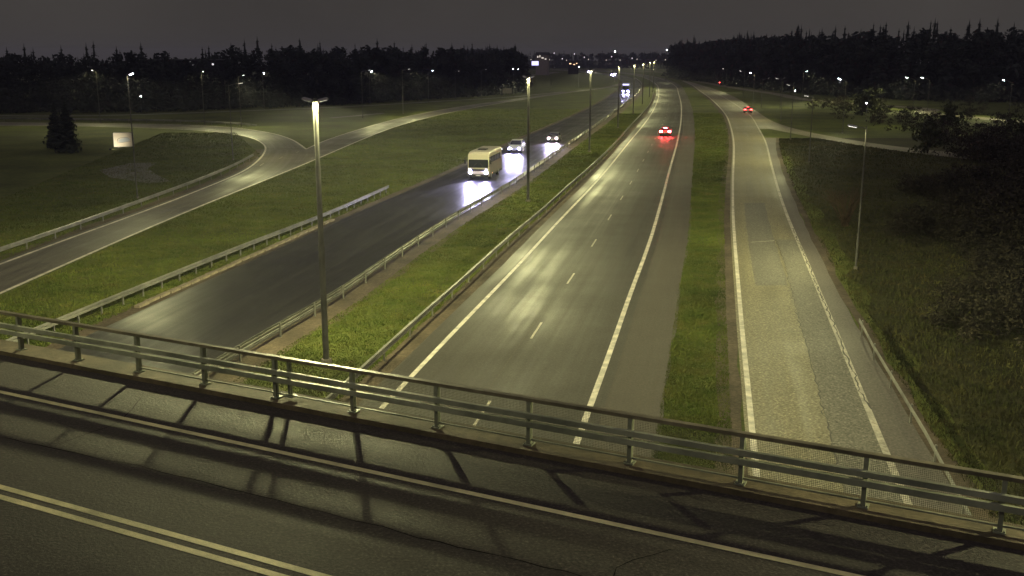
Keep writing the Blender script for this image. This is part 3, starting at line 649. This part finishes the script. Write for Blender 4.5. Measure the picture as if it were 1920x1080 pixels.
def building(name, label, x, y, wd, dp, h, rz, mat, wins, glow='window_lit', roof=1.2):
    root = empty(name, (x, y, 0), rz); tag(root, label, 'building')
    wl = MB().box((0, dp / 2, h / 2), (wd, dp, h)).build('wall', mat, root)
    rf = MB(); rf.add([(-wd / 2 - .4, -.4, h), (wd / 2 + .4, -.4, h), (wd / 2 + .4, dp + .4, h), (-wd / 2 - .4, dp + .4, h), (-wd / 2 - .4, dp / 2, h + roof), (wd / 2 + .4, dp / 2, h + roof)], [(0, 1, 5, 4), (2, 3, 4, 5), (0, 4, 3), (1, 2, 5), (3, 2, 1, 0)]).build('roof', 'facade_dark', root)
    for wx, wz, ww, wh in wins:
        f = MB().box((wx, -0.03, wz), (ww + .2, 0.1, wh + .2)).build('window', 'trim_black', root)
        MB().box((wx, -0.09, wz), (ww, 0.02, wh)).build('pane', glow, f)
    return root
building('apartment_building', 'dark apartment building at the forest edge with a handful of lit windows', -84, 262, 20, 6, 12.2, R(14), 'facade_dark', [(-7.0, 11.0, 0.3, 0.5), (-2.8, 11.6, 0.6, 0.35), (1.9, 11.7, 0.8, 0.4), (2.6, 10.9, 0.4, 0.4), (7.4, 11.2, 0.45, 0.45)], roof=0.3)
hb = building('hillside_hall', 'pale floodlit hall on the far slope above the lit advertising board', 22, 760, 9, 8, 14.5, R(-10), 'facade_pale', [(-3.0, 13.2, 0.9, 1.2), (-1.4, 13.6, 0.7, 1.6), (0.6, 12.4, 1.6, 0.9), (2.8, 11.6, 1.2, 0.8)], glow='lens_far', roof=2.0)
building('roadside_shop', 'low pale shop building with reddish lit windows near the far road', 48, 800, 8, 6, 9.2, 0.0, 'facade_dark', [(-2.6, 8.0, 1.6, 0.6), (0.4, 7.4, 1.2, 0.5), (2.4, 8.2, 0.8, 0.6)], glow='marker_amber')

# ------------------------------------------------------------------ vehicles
def wheel(parent, x, y, r=0.33, wd=0.22):
    t = MB(); s = 1 if y > 0 else -1
    w_ = t.tube((x, y - wd / 2, r), (x, y + wd / 2, r), r, r, 18).build('wheel', 'rubber', parent, False)
    MB().tube((x, y + s * wd / 2, r), (x, y + s * (wd / 2 + 0.012), r), r * .62, r * .58, 14).build('rim', 'rim_metal', w_)
def side_body(outline, wd):
    """outline: (x, z, inset) loop, extruded across the width with tumblehome"""
    m = MB(); n = len(outline); l = [(x, wd - i, z) for x, z, i in outline]; r = [(x, -(wd - i), z) for x, z, i in outline]
    m.v = l + r
    m.f = [tuple(range(n)), tuple(reversed(range(n, 2 * n)))] + [(i, i + n, (i + 1) % n + n, (i + 1) % n) for i in range(n)]
    return m
def quad(pts): return MB().add(pts, [(0, 1, 2, 3)])
def slab(pts, nrm, th=0.012):
    n = Vector(nrm).normalized() * th; q = [Vector(p) + n for p in pts]
    return MB().loft([[Vector(p) - n * .4 for p in pts], q])
def spot(parent, loc, power, col, aim):
    l = bpy.data.lights.new('beam', 'SPOT'); l.energy = power; l.color = col; l.spot_size = R(46); l.spot_blend = 0.7; l.shadow_soft_size = 0.08
    o = bpy.data.objects.new('beam', l); COL.objects.link(o); o.parent = parent; o.location = loc
    o.rotation_euler = Vector(aim).to_track_quat('-Z', 'Y').to_euler()
def car(x, y, th, label, col, group=None, heads=None, tails=False, suv=False, beam=0, tail_mat='tail_glow', name='car', lr=0.13):
    root = empty(name, (x, y, 0.03), th); tag(root, label, 'car', group)
    k = 1.18 if suv else 1.0; W = 0.88 if not suv else 0.94
    bo = [(2.15, 0.32, .10), (2.22, 0.55, .06), (2.12, 0.74, .05), (1.1, 0.90 * k, .03), (-1.75, 0.96 * k, .03), (-2.12, 0.92 * k, .06), (-2.2, 0.62, .04), (-2.15, 0.30, .10), (-1.2, 0.22, .06), (1.2, 0.22, .06)]
    b = side_body(bo, W).build('body', col, root)
    bv = b.modifiers.new('bevel', 'BEVEL'); bv.width = 0.05; bv.segments = 2
    h = 1.46 * k
    cb = [(1.08, 0.88 * k, .06), (0.35, h - .06, .22), (-0.1, h, .24), (-1.05, h - .02, .24), (-1.55, h - .14, .20), (-2.0, 0.93 * k, .08)]
    cab = side_body(cb, W).build('cabin', col, root)
    bv = cab.modifiers.new('bevel', 'BEVEL'); bv.width = 0.04; bv.segments = 2
    z1, z2 = 0.95 * k, h - .10
    slab([(1.02, -W + .14, z1), (1.02, W - .14, z1), (0.42, W - .28, z2), (0.42, -W + .28, z2)], (0.6, 0, 0.6), 0.03).build('windscreen', 'glass_dark', root)
    slab([(-1.98, W - .16, z1 + .04), (-1.98, -W + .16, z1 + .04), (-1.62, -W + .28, z2 - .04), (-1.62, W - .28, z2 - .04)], (-0.8, 0, 0.4), 0.03).build('rear_window', 'glass_dark', root)
    for s in (1, -1):
        for x0, x1, x2, x3 in ((0.86, -0.42, -0.42, 0.34), (-0.50, -1.62, -1.35, -0.50)):
            slab([(x0, s * (W - .085), z1 + .01), (x1, s * (W - .085), z1 + .01), (x2, s * (W - .225), z2), (x3, s * (W - .225), z2)], (0, s, .4), 0.02).build('side_window', 'glass_dark', root)
        MB().box((0.78, s * (W + .08), 1.0 * k), (0.12, 0.17, 0.13)).build('mirror', col, root)
        hl = MB().box((2.16, s * (W - .26), 0.66), (0.12, 0.30, 0.15)).build('headlight', 'marker_white' if not heads else 'glass_dark', root)
        if heads:
            MB().tube((2.22, s * (W - .26), 0.66), (2.245, s * (W - .26), 0.66), lr, lr, 12).build('lens', heads, hl)
            if beam: spot(root, (2.3, s * (W - .26), 0.66), beam, (0.66, 0.62, 1.0), (1, -0.02 * s, -0.055))
        tl = MB().box((-2.14, s * (W - .20), 0.80 * k), (0.14, 0.42, 0.20)).build('tail_light', tail_mat if tails else 'paint_darkred', root)
    if tails: MB().box((-1.66, 0, h - .10), (0.04, 0.5, 0.035)).build('brake_light', tail_mat, root)
    for xx in (1.35, -1.38):
        for s in (1, -1): wheel(root, xx, s * (W - .10), 0.33 * (1.08 if suv else 1))
    MB().box((2.19, 0, 0.40), (0.10, W * 1.7, 0.16)).build('bumper', 'trim_black', root)
    MB().box((-2.17, 0, 0.40), (0.10, W * 1.7, 0.18)).build('bumper', 'trim_black', root)
    MB().box((-2.205, 0, 0.66), (0.02, 0.5, 0.11)).build('number_plate', 'plate_white', root)
    MB().box((2.245, 0, 0.42), (0.02, 0.5, 0.11)).build('number_plate', 'plate_white', root)
    return root
def bus(x, y, th, label):
    root = empty('bus', (x, y, 0.03), th); tag(root, label, 'bus')
    W, H_, L0, L1 = 1.18, 3.05, 0.0, -7.4
    secs = []
    for xx, top, low, wi in ((L0 - .02, 1.25, .42, W - .06), (L0 + .05, 1.25, .40, W - .03), (L0, 1.5, .40, W - .02), (L0 - .25, 2.75, .40, W), (L0 - .55, 2.98, .40, W), (L0 - 1.2, H_, .40, W), (L1 + .25, H_, .40, W), (L1, H_ - .15, .45, W - .05)):
        r = 0.18
        secs.append([(xx, -wi, low), (xx, -wi, top - r), (xx, -wi + .08, top - .05), (xx, -wi + r + .1, top), (xx, wi - r - .1, top), (xx, wi - .08, top - .05), (xx, wi, top - r), (xx, wi, low)])
    MB().loft(secs).build('body', 'paint_cream', root)
    for s in (1, -1): MB().box((-3.9, s * (W + .006), 1.25), (6.6, 0.012, 1.45)).build('side_panel', 'paint_tan', root)
    slab([(0.0, -W + .10, 1.32), (0.0, W - .10, 1.32), (-0.165, W - .10, 2.18), (-0.165, -W + .10, 2.18)], (1, 0, .22), 0.045).build('windscreen', 'glass_dark', root)
    MB().box((0.055, 0, 1.08), (0.03, 1.5, 0.20)).build('grille', 'trim_black', root)
    for s in (1, -1):
        for i in range(4): MB().box((-1.35 - 1.45 * i, s * (W + .012), 2.15), (1.3, 0.022, 0.66)).build('side_window', 'glass_dark', root)
        hl = MB().box((0.05, s * 0.86, 0.84), (0.08, 0.34, 0.24)).build('headlight', 'trim_black', root)
        MB().tube((0.09, s * 0.86, 0.84), (0.115, s * 0.86, 0.84), 0.14, 0.14, 14).build('lens', 'headlight_glow', hl)
        spot(root, (0.2, s * 0.86, 0.84), 5500, (0.66, 0.62, 1.0), (1, -0.02 * s, -0.06))
        ar = MB().tube((-.1, s * (W - .02), 2.45), (0.22, s * (W + .22), 2.40), 0.025, 0.025, 6).tube((0.22, s * (W + .22), 2.40), (0.22, s * (W + .22), 2.2), 0.022, 0.022, 6).build('mirror_arm', 'trim_black', root)
        MB().box((0.22, s * (W + .22), 1.98), (0.10, 0.20, 0.42)).build('mirror', 'trim_black', root)
        MB().box((-1.7, s * (W + .02), 0.62), (0.14, 0.03, 0.07)).build('side_marker', 'marker_amber', root)
        MB().box((-7.3, s * (W + .0), 2.72), (0.14, 0.05, 0.09)).build('top_marker', 'marker_white', root)
        for xx in (-1.15, -5.3): wheel(root, xx, s * (W - .13), 0.42, 0.28)
    for s in (1, -1): MB().box((-3.9, s * (W + .004), 0.50), (6.9, 0.016, 0.20)).build('skirt', 'trim_black', root)
    MB().box((0.04, 0, 0.50), (0.14, 2.2, 0.26)).build('bumper', 'trim_black', root)
    MB().box((0.125, 0, 0.50), (0.02, 0.5, 0.12)).build('number_plate', 'plate_white', root)
    ht = MB().box((-2.5, 0, H_ + .05), (1.1, 0.95, 0.12)).build('roof_hatch', 'trim_black', root)
    MB().box((-2.5, 0, H_ + .125), (0.8, 0.7, 0.04)).build('hatch_cover', 'paint_tan', ht)
    for s in (0.55, -0.55): MB().tube((0.03, s, 1.44), (-0.06, s * .25, 1.85), 0.018, 0.014, 5).build('wiper', 'trim_black', root)
    return root
inl = rail_ml; ins_ = arc(inl)
def heading_in(y):
    i = max(range(len(inl)), key=lambda k: -abs(inl[k][1] - y)); a, b = inl[max(i - 3, 0)], inl[min(i + 3, len(inl) - 1)]
    return math.atan2(a[1] - b[1], a[0] - b[0])
def heading_out(line, y):
    i = max(range(len(line)), key=lambda k: -abs(line[k][1] - y)); a, b = line[max(i - 3, 0)], line[min(i + 3, len(line) - 1)]
    return math.atan2(b[1] - a[1], b[0] - a[0])
bus(-3.64, 108.4, heading_in(108), 'tall cream bus with a roof hatch and glaring headlights on the wet carriageway')
def car_front_at(x, y, th, *a, **k): return car(x - 2.2 * math.cos(th), y - 2.2 * math.sin(th), th, *a, **k)
h = heading_in(139); car_front_at(0.3, 139.2, h, 'silver off-roader with glaring headlights following right behind the cream bus', 'paint_silver', heads='headlight_glow', suv=True, beam=5500)
h = heading_in(157); car_front_at(6.3, 157.0, h, 'oncoming car with warm glaring headlights behind the silver off-roader', 'paint_grey', heads='headlight_warm', beam=4500)
h = heading_in(441); car_front_at(49.5, 441, h, 'distant oncoming car with glaring headlights behind the truck', 'paint_grey', lr=0.26, heads='headlight_far', beam=2500, suv=True)
h = heading_in(750); car_front_at(72.0, 735, h, 'far oncoming car, front one of two near the skyline lamps', 'paint_grey', lr=0.26, heads='headlight_far', beam=1500)
h = heading_in(750); car_front_at(75.0, 752, h, 'far oncoming car, rear one of two near the skyline lamps', 'paint_silver', lr=0.26, heads='headlight_far', beam=1500)
h = heading_in(884); car_front_at(66.5, 884, h, 'farthest oncoming car, two pale headlight dots near the far lamp row', 'paint_grey', lr=0.26, heads='headlight_far', beam=1200)
def truck(x, y, th, label):
    root = empty('truck', (x, y, 0.03), th); tag(root, label, 'truck')
    MB().box((-1.0, 0, 1.75), (2.0, 2.4, 2.5)).build('cab', 'paint_blue', root)
    MB().box((-5.9, 0, 2.1), (7.4, 2.5, 3.0)).build('cargo_box', 'paint_silver', root)
    slab([(0.01, -1.05, 1.75), (0.01, 1.05, 1.75), (0.01, 1.05, 2.6), (0.01, -1.05, 2.6)], (1, 0, 0), 0.03).build('windscreen', 'glass_dark', root)
    MB().box((-0.3, 0, 3.2), (0.25, 2.3, 0.55)).build('roof_light_board', 'sign_lit', root)
    for s in (1, -1):
        hl = MB().box((0.02, s * .88, 0.85), (0.08, 0.4, 0.28)).build('headlight', 'trim_black', root)
        MB().tube((0.06, s * .88, 0.85), (0.09, s * .88, 0.85), 0.26, 0.26, 12).build('lens', 'headlight_far', hl)
        spot(root, (0.2, s * .88, .85), 3500, (0.6, 0.55, 1.0), (1, 0, -.05))
        for xx in (-1.2, -6.2, -8.4): wheel(root, xx, s * 1.08, 0.48, 0.3)
        MB().box((-0.1, s * 1.38, 2.2), (0.12, 0.22, 0.6)).build('mirror', 'trim_black', root)
    MB().box((0.03, 0, 0.5), (0.12, 2.3, 0.3)).build('bumper', 'trim_black', root)
h = heading_in(370); truck(41.2, 370, h, 'oncoming truck with a lit board above its windscreen and glaring headlights')
h = heading_out(R_right, 170); o = car(25.7 + 2.2 * math.cos(h), 169.7 + 2.2 * math.sin(h), h, 'red-glowing car braking on the outbound lanes', 'paint_red', tails=True)
h = heading_out(R2_right, 242); car(56.2 + 2.2 * math.cos(h), 242 + 2.2 * math.sin(h), h, 'small dark red car driving away on the merge lane', 'paint_darkred', tails=True, tail_mat='tail_dim')
h = heading_out(street_mid, 480) + math.pi; car(102.5, 505, 1.65, 'far car on the side street showing only red tail lights', 'paint_grey', tails=True, tail_mat='tail_dim')

# ------------------------------------------------------------------ trees and bushes
def conifer(seed, h, rad, levels, per, fringe=3):
    rg = np.random.RandomState(seed); v, f = [], []
    for k in range(levels):
        t = (k + rg.uniform(-.3, .3)) / levels; t = min(max(t, 0.0), 0.985); z = h * (0.10 + 0.90 * t)
        rr = rad * ((1 - t) ** 0.8) * rg.uniform(0.72, 1.12) + 0.10
        n = max(4, int(per * (1 - 0.5 * t)))
        for i in range(n):
            a = 2 * math.pi * (i + rg.uniform(-.35, .35)) / n + k * 1.3; r = rr * rg.uniform(0.6, 1.15)
            dr = -r * rg.uniform(0.18, 0.48); ca, sa = math.cos(a), math.sin(a)
            wd = r * 0.26 + 0.08; o = len(v)
            v += [(0, 0, z), (ca * r * .55 - sa * wd, sa * r * .55 + ca * wd, z + dr * .45 - .05), (ca * r, sa * r, z + dr), (ca * r * .55 + sa * wd, sa * r * .55 - ca * wd, z + dr * .45 - .05)]
            f += [(o, o + 1, o + 2), (o, o + 2, o + 3)]
            for q in range(fringe):
                b = rg.uniform(0.35, 1.0); px, py, pz = ca * r * b, sa * r * b, z + dr * b; o = len(v); g_ = 0.16 * r + .12
                v += [(px - sa * g_, py + ca * g_, pz), (px + sa * g_, py - ca * g_, pz), (px + rg.uniform(-.15, .15), py + rg.uniform(-.15, .15), pz - g_ * rg.uniform(1.2, 2.6))]
                f += [(o, o + 1, o + 2)]
    o = len(v); v += [(rad * .11 * math.cos(q), rad * .11 * math.sin(q), h * .80) for q in (0, 1.57, 3.14, 4.71)] + [(0, 0, h * 1.01)]; f += [(o, o + 1, o + 4), (o + 1, o + 2, o + 4), (o + 2, o + 3, o + 4), (o + 3, o, o + 4)]
    return np.array(v), f
def leafy(seed, h, rad, n, zlo=0.15, leaf=0.35):
    rg = np.random.RandomState(seed); v, f = [], []
    cl = [(rg.normal(0, rad * .45), rg.normal(0, rad * .45), h * rg.uniform(zlo, .88), rad * rg.uniform(.25, .5)) for _ in range(16)]
    for i in range(n):
        cx, cy, cz, cr = cl[rg.randint(16)]; d_ = rg.normal(0, 1, 3); d_ /= np.linalg.norm(d_); p = np.array([cx, cy, cz]) + d_ * cr * rg.uniform(.5, 1.05) * np.array([1, 1, .8])
        if p[2] < 0.1: continue
        a = rg.normal(0, 1, 3); a /= np.linalg.norm(a); b = np.cross(a, rg.normal(0, 1, 3)); b /= np.linalg.norm(b); s = leaf * rg.uniform(.5, 1.2); o = len(v)
        v += [tuple(p - a * s), tuple(p + b * s * .5), tuple(p + a * s), tuple(p - b * s * .5)]; f += [(o, o + 1, o + 2, o + 3)]
    return np.array(v), f
def to_mesh(name, v, f, mat):
    me = bpy.data.meshes.new(name); me.from_pydata([tuple(p) for p in v], [], f); me.materials.append(M[mat]); me.update(); return me

protos = [conifer(s, 1.0 * hh, rr, lv, 8, 2) for s, hh, rr, lv in ((1, 20, 4.0, 17), (2, 17, 3.6, 15), (3, 21, 4.3, 18), (4, 16, 4.0, 14), (5, 19, 3.4, 16))]
protos.append(leafy(11, 19, 4.6, 620, .05, .85)); protos.append(leafy(12, 18, 4.4, 600, .05, .8))
def front_line(pts, step): return resample(smooth_line(pts, 4), step)
def forest(name, label, rows, mat='foliage_conifer'):
    V, F, base = [], [], 0
    for line, depth, hscale in rows:
        for (x, y) in line:
            for dpt in range(depth):
                if random.random() < 0.05: continue
                pv, pf = protos[random.choices(range(7), (2, 2, 1, 3, 2, 6, 6))[0]]
                sx = hscale(x, y) * random.uniform(0.86, 1.06); c_, s_ = math.cos(random.uniform(0, 6.28)), 0
                th = random.uniform(0, 6.28); c_, s_ = math.cos(th), math.sin(th)
                q = pv * sx; xx = q[:, 0] * c_ - q[:, 1] * s_; yy = q[:, 0] * s_ + q[:, 1] * c_
                dist = math.hypot(x, y); ox, oy = x / dist, y / dist
                px = x + ox * dpt * 4.5 + random.gauss(0, 1.8); py = y + oy * dpt * 4.5 + random.gauss(0, 1.8)
                V.append(np.column_stack([xx + px, yy + py, q[:, 2]])); F += [tuple(i + base for i in ff) for ff in pf]; base += len(q)
    VV = np.concatenate(V); me = bpy.data.meshes.new(name); me.from_pydata(VV.tolist(), [], F); me.materials.append(M[mat]); me.update()
    o = link(name, me); tag(o, label, 'forest', None, 'stuff'); return o
lf = front_line([(-260, 235), (-200, 248), (-150, 246), (-116, 242), (-92, 246), (-66, 268), (-44, 292), (-26, 322), (-8, 352), (0, 372), (-6, 430), (-14, 520)], 4.0)
forest('forest_left', 'dark conifer forest behind the footpath on the left', [(lf, 7, lambda x, y: (1.08 if x < -122 else (0.78 + 0.02 * math.sin(x * .09) if x < -70 else 0.86)))])
rf_ = front_line([(102, 640), (106, 480), (108, 400), (112, 345), (128, 315), (150, 300), (185, 290), (230, 275), (300, 240)], 4.5)
forest('forest_right', 'tall dark conifer forest on the rise at the right', [(rf_, 7, lambda x, y: 1.16 if y > 290 else 0.92)])
ff_ = front_line([(-30, 640), (-20, 800), (-60, 1130), (0, 1160), (80, 1210), (160, 1150), (190, 980), (150, 740)], 6.0)
forest('forest_far', 'low band of far forest under the skyline where the motorway vanishes', [(ff_, 4, lambda x, y: 1.0)])

GS = 'spruces on the right hand skyline'
spm = [to_mesh('crown', *conifer(20 + i, hh, rr, 42, 11, 3), 'foliage_conifer') for i, (hh, rr) in enumerate(((24, 3.8), (21, 3.4), (25, 4.0)))]
trm = MB().tube((0, 0, 0), (0, 0, 20), 0.24, 0.04, 8).mesh('trunk'); trm.materials.append(M['bark'])
def tree(x, y, k, sc_, label, group=None, name='spruce_tree', fat=1.0):
    root = empty(name, (x, y, 0), random.uniform(0, 6.28)); root.scale = (sc_, sc_, sc_); tag(root, label, 'tree', group)
    root.scale = (sc_ * fat, sc_ * fat, sc_); link('crown', spm[k], root); link('trunk', trm, root); return root
for x, y, k, s in ((101, 455, 0, 1.12), (104, 425, 1, 1.15), (99, 470, 2, 0.95), (106, 392, 2, 1.08), (105, 380, 0, 1.2), (107, 362, 1, 1.05), (110, 338, 2, 0.98), (117, 326, 0, 1.1), (131, 309, 1, 1.2), (141, 301, 2, 0.95), (158, 293, 0, 1.05), (178, 288, 1, 1.1)):
    tree(x, y, k, s * 0.86, 'spruce standing out against the sky at the front of the right hand forest', GS, fat=1.3)
GT = 'spruces standing out on the left skyline'
for x, y, k, s in ((-126, 239, 0, 0.95), (-133, 240, 2, 0.9), (-121, 240, 1, 0.92), (-62, 268, 1, 0.78), (-57, 273, 0, 0.70), (-49, 284, 2, 0.68), (-44, 290, 1, 0.78)):
    tree(x, y, k, s * 0.92, 'spruce standing out against the sky at the front of the left hand forest', GT, fat=1.3)
tree(-62.0, 141.0, 1, 0.36, 'small dark spruce standing alone inside the loop road, hiding part of the guard rail', fat=1.7)
tree(-66.0, 146.5, 2, 0.27, 'low dark spruce beside the lone spruce inside the loop road', fat=1.9)
bm_ = [to_mesh('foliage', *leafy(40 + i, 3.2, 2.0, 900, .05, .22), 'foliage_leaf') for i in range(3)]
def stems(seed, h, rad, n, mat, name='stem'):
    rg = np.random.RandomState(seed); m = MB()
    for i in range(n):
        a = rg.uniform(0, 6.28); r = rad * rg.uniform(.3, 1.0); p = Vector((rg.normal(0, .12), rg.normal(0, .12), 0)); q = Vector((math.cos(a) * r * .5, math.sin(a) * r * .5, h * rg.uniform(.45, .6))); e = Vector((math.cos(a) * r, math.sin(a) * r, h * rg.uniform(.75, 1.0)))
        m.tube(p, q, 0.03, 0.02, 4, False).tube(q, e, 0.02, 0.008, 4, False)
        for j in range(5):
            b = q.lerp(e, rg.uniform(0, .9)); d_ = Vector(rg.normal(0, 1, 3)); d_.z = abs(d_.z) + .6; m.tube(b, b + d_.normalized() * h * rg.uniform(.12, .28), 0.012, 0.004, 3, False)
    return m
stm = stems(5, 2.6, 1.3, 9, 'bark').mesh('stem'); stm.materials.append(M['bark'])
bushes = [(57.5, 139.5, 1.25, 'round dark bush hiding a stretch of the branch road'), (64.5, 131.0, 1.0, 'dark bush at the branch road edge right of the road gap'), (70.5, 127.5, 1.1, 'leafy bush where the branch road disappears'),
          (76, 150, 1.5, 'large dark bush behind the branch road near the tall glaring lamp'), (88, 168, 1.6, 'dark bush between the glaring lamp and the side street'), (70, 168, 1.3, 'dark bush left of the tall glaring lamp'), (98, 176, 1.7, 'big bush in front of the end of the side street'),
          (80, 232, 1.6, 'bush between two lit stretches of the side street'), (60, 108, 1.2, 'bush on the dark slope in front of the branch road end'), (52, 92, 1.0, 'low bush on the dark slope below the branch road'), (91, 262, 1.8, 'bush covering the side street behind the merge lane lamps'), (86, 200, 1.5, 'bush behind the tall glaring lamp')]
for i, (x, y, s, lb) in enumerate(bushes):
    root = empty('bush', (x, y, 0), random.uniform(0, 6.28)); root.scale = (s, s, s * random.uniform(.85, 1.1)); tag(root, lb, 'bush', 'bushes on the right hand slope')
    link('foliage', bm_[i % 3], root); link('stem', stm, root)
tv, tf, tb = [], [], 0
rg = np.random.RandomState(77)
tp = [leafy(60 + i, 3.6, 2.2, 420, .02, .21) for i in range(4)]
for i in range(1000):
    y = rg.uniform(44, 135); x0 = xat(R2_outer, y) + 6.2 + max(0, y - 62) * 0.15 + 2.5 * math.sin(y * .23); x = x0 + abs(rg.normal(0, 1)) * 16
    if y > 100 and x < 58: continue
    pv_, pf_ = tp[rg.randint(4)]; sc2 = rg.uniform(.5, 1.0) * min(1.0, .40 + (x - x0) * .06); th = rg.uniform(0, 6.28)
    q = pv_ * sc2; tv.append(np.column_stack([q[:, 0] * math.cos(th) - q[:, 1] * math.sin(th) + x, q[:, 0] * math.sin(th) + q[:, 1] * math.cos(th) + y, q[:, 2]])); tf += [tuple(k_ + tb for k_ in ff) for ff in pf_]; tb += len(q)
for i in range(150):
    y = rg.uniform(140, 290); x = 62 + (y - 140) * .12 + abs(rg.normal(0, 1)) * 30
    if abs(x - xat(street_mid[::-1], y)) < 6: continue
    pv_, pf_ = tp[rg.randint(4)]; sc2 = rg.uniform(.35, .8); q = pv_ * sc2
    tv.append(np.column_stack([q[:, 0] + x, q[:, 1] + y, q[:, 2]])); tf += [tuple(k_ + tb for k_ in ff) for ff in pf_]; tb += len(q)
me = bpy.data.meshes.new('thicket'); me.from_pydata(np.concatenate(tv).tolist(), [], tf); me.materials.append(M['foliage_thicket']); me.update()
tag(link('thicket', me), 'dark thicket of low trees covering the slope right of the slip road', 'thicket', None, 'stuff')
root = empty('stand_in_shrub', (26.2, 78.0, 0)); tag(root, 'bare brownish shrub added in place of a brown blur behind the slim lamp post', 'shrub')  # added shrub, stands for a brown blur taken for a drop on the dome
stems(9, 3.1, 2.3, 46, 'twig').build('branches', 'twig', root)

# ------------------------------------------------------------------ grass blades on the verges
def grass(name, label, x0f, x1f, ylo, yhi, n, hgt=0.13, mat='grass_blade'):
    rg = np.random.RandomState(len(name) + n)
    u = rg.uniform(0, 1, n); ys = ylo * (yhi / ylo) ** u
    x0 = np.asarray(x0f(ys)); x1 = np.asarray(x1f(ys)); ok = x1 > x0
    ys, x0, x1 = ys[ok], x0[ok], x1[ok]; xs = x0 + (x1 - x0) * rg.uniform(0, 1, len(ys)); n = len(ys)
    clump = 0.55 + 0.45 * np.sin(xs * 1.7 + 2.1 * np.sin(ys * .6)) * np.sin(ys * 1.3 + np.sin(xs))
    a = rg.uniform(0, 6.28, n); hh = 0.5 * hgt * rg.uniform(.4, 1.4, n) * (0.6 + clump); wd = (0.011 + ys * 0.00030) * rg.uniform(.7, 1.4, n); le = rg.normal(0, .5, (n, 2)) * hh[:, None]
    V = np.zeros((n * 3, 3)); V[0::3] = np.column_stack([xs - np.cos(a) * wd, ys - np.sin(a) * wd, np.zeros(n)]); V[1::3] = np.column_stack([xs + np.cos(a) * wd, ys + np.sin(a) * wd, np.zeros(n)]); V[2::3] = np.column_stack([xs + le[:, 0], ys + le[:, 1], hh])
    me = bpy.data.meshes.new(name); me.vertices.add(n * 3); me.vertices.foreach_set('co', V.ravel()); me.loops.add(n * 3); me.loops.foreach_set('vertex_index', np.arange(n * 3, dtype=np.int32))
    me.polygons.add(n); me.polygons.foreach_set('loop_start', np.arange(0, n * 3, 3, dtype=np.int32)); me.polygons.foreach_set('loop_total', np.full(n, 3, dtype=np.int32)); me.update(); me.validate()
    me.materials.append(M[mat]); o = link(name, me); tag(o, label, 'grass', None, 'stuff'); return o
grass('median_grass', 'short grass on the median between the two guard rails', lambda y: xat(rail_ml, y) + 1.0, lambda y: xat(rail_mr, y) - 0.05, 30, 240, 110000)
grass('divider_grass', 'grass strip between the outbound lanes and the slip road', lambda y: xat(R_right, y) + 2.7, lambda y: xat(R2_left, y) - 0.75, 24, 240, 100000)
grass('left_grass', 'wide grass slope between the ramp and the inbound carriageway', lambda y: xat(LR_low, y) + 0.35, lambda y: xat(L_left, y) - 0.75, 42, 260, 130000, 0.17)
grass('right_grass', 'grass slope to the right of the slip road, shade put into its colour', lambda y: xat(R2_outer, y) + 0.5, lambda y: np.minimum(xat(R2_outer, y) + 6 + y * .22, np.where(y > 112, xat(branch_low[::-1], y) - 0.3, 999)), 26, 165, 90000, 0.3, 'grass_shade')
grass('loop_grass', 'dim grass inside the loop and beside the ramp guard rail', lambda y: -33.0 - y * .16, lambda y: -33.5 - np.maximum(0, y - 135) * .35, 55, 178, 60000, 0.2)

# ------------------------------------------------------------------ damp night air
hz = MB().box((0, 1450, 18.5), (3640, 3560, 39.0)).mesh('haze')
hm = bpy.data.materials.new('haze'); hm.use_nodes = True; t = hm.node_tree; t.nodes.clear()
ou = t.nodes.new('ShaderNodeOutputMaterial'); pv = t.nodes.new('ShaderNodeVolumePrincipled')
pv.inputs['Color'].default_value = (0.80, 0.82, 1.0, 1); pv.inputs['Density'].default_value = 0.00024; pv.inputs['Anisotropy'].default_value = 0.2
t.links.new(pv.outputs[0], ou.inputs['Volume']); hz.materials.append(hm)
tag(link('haze', hz), None, None, None, 'stuff')
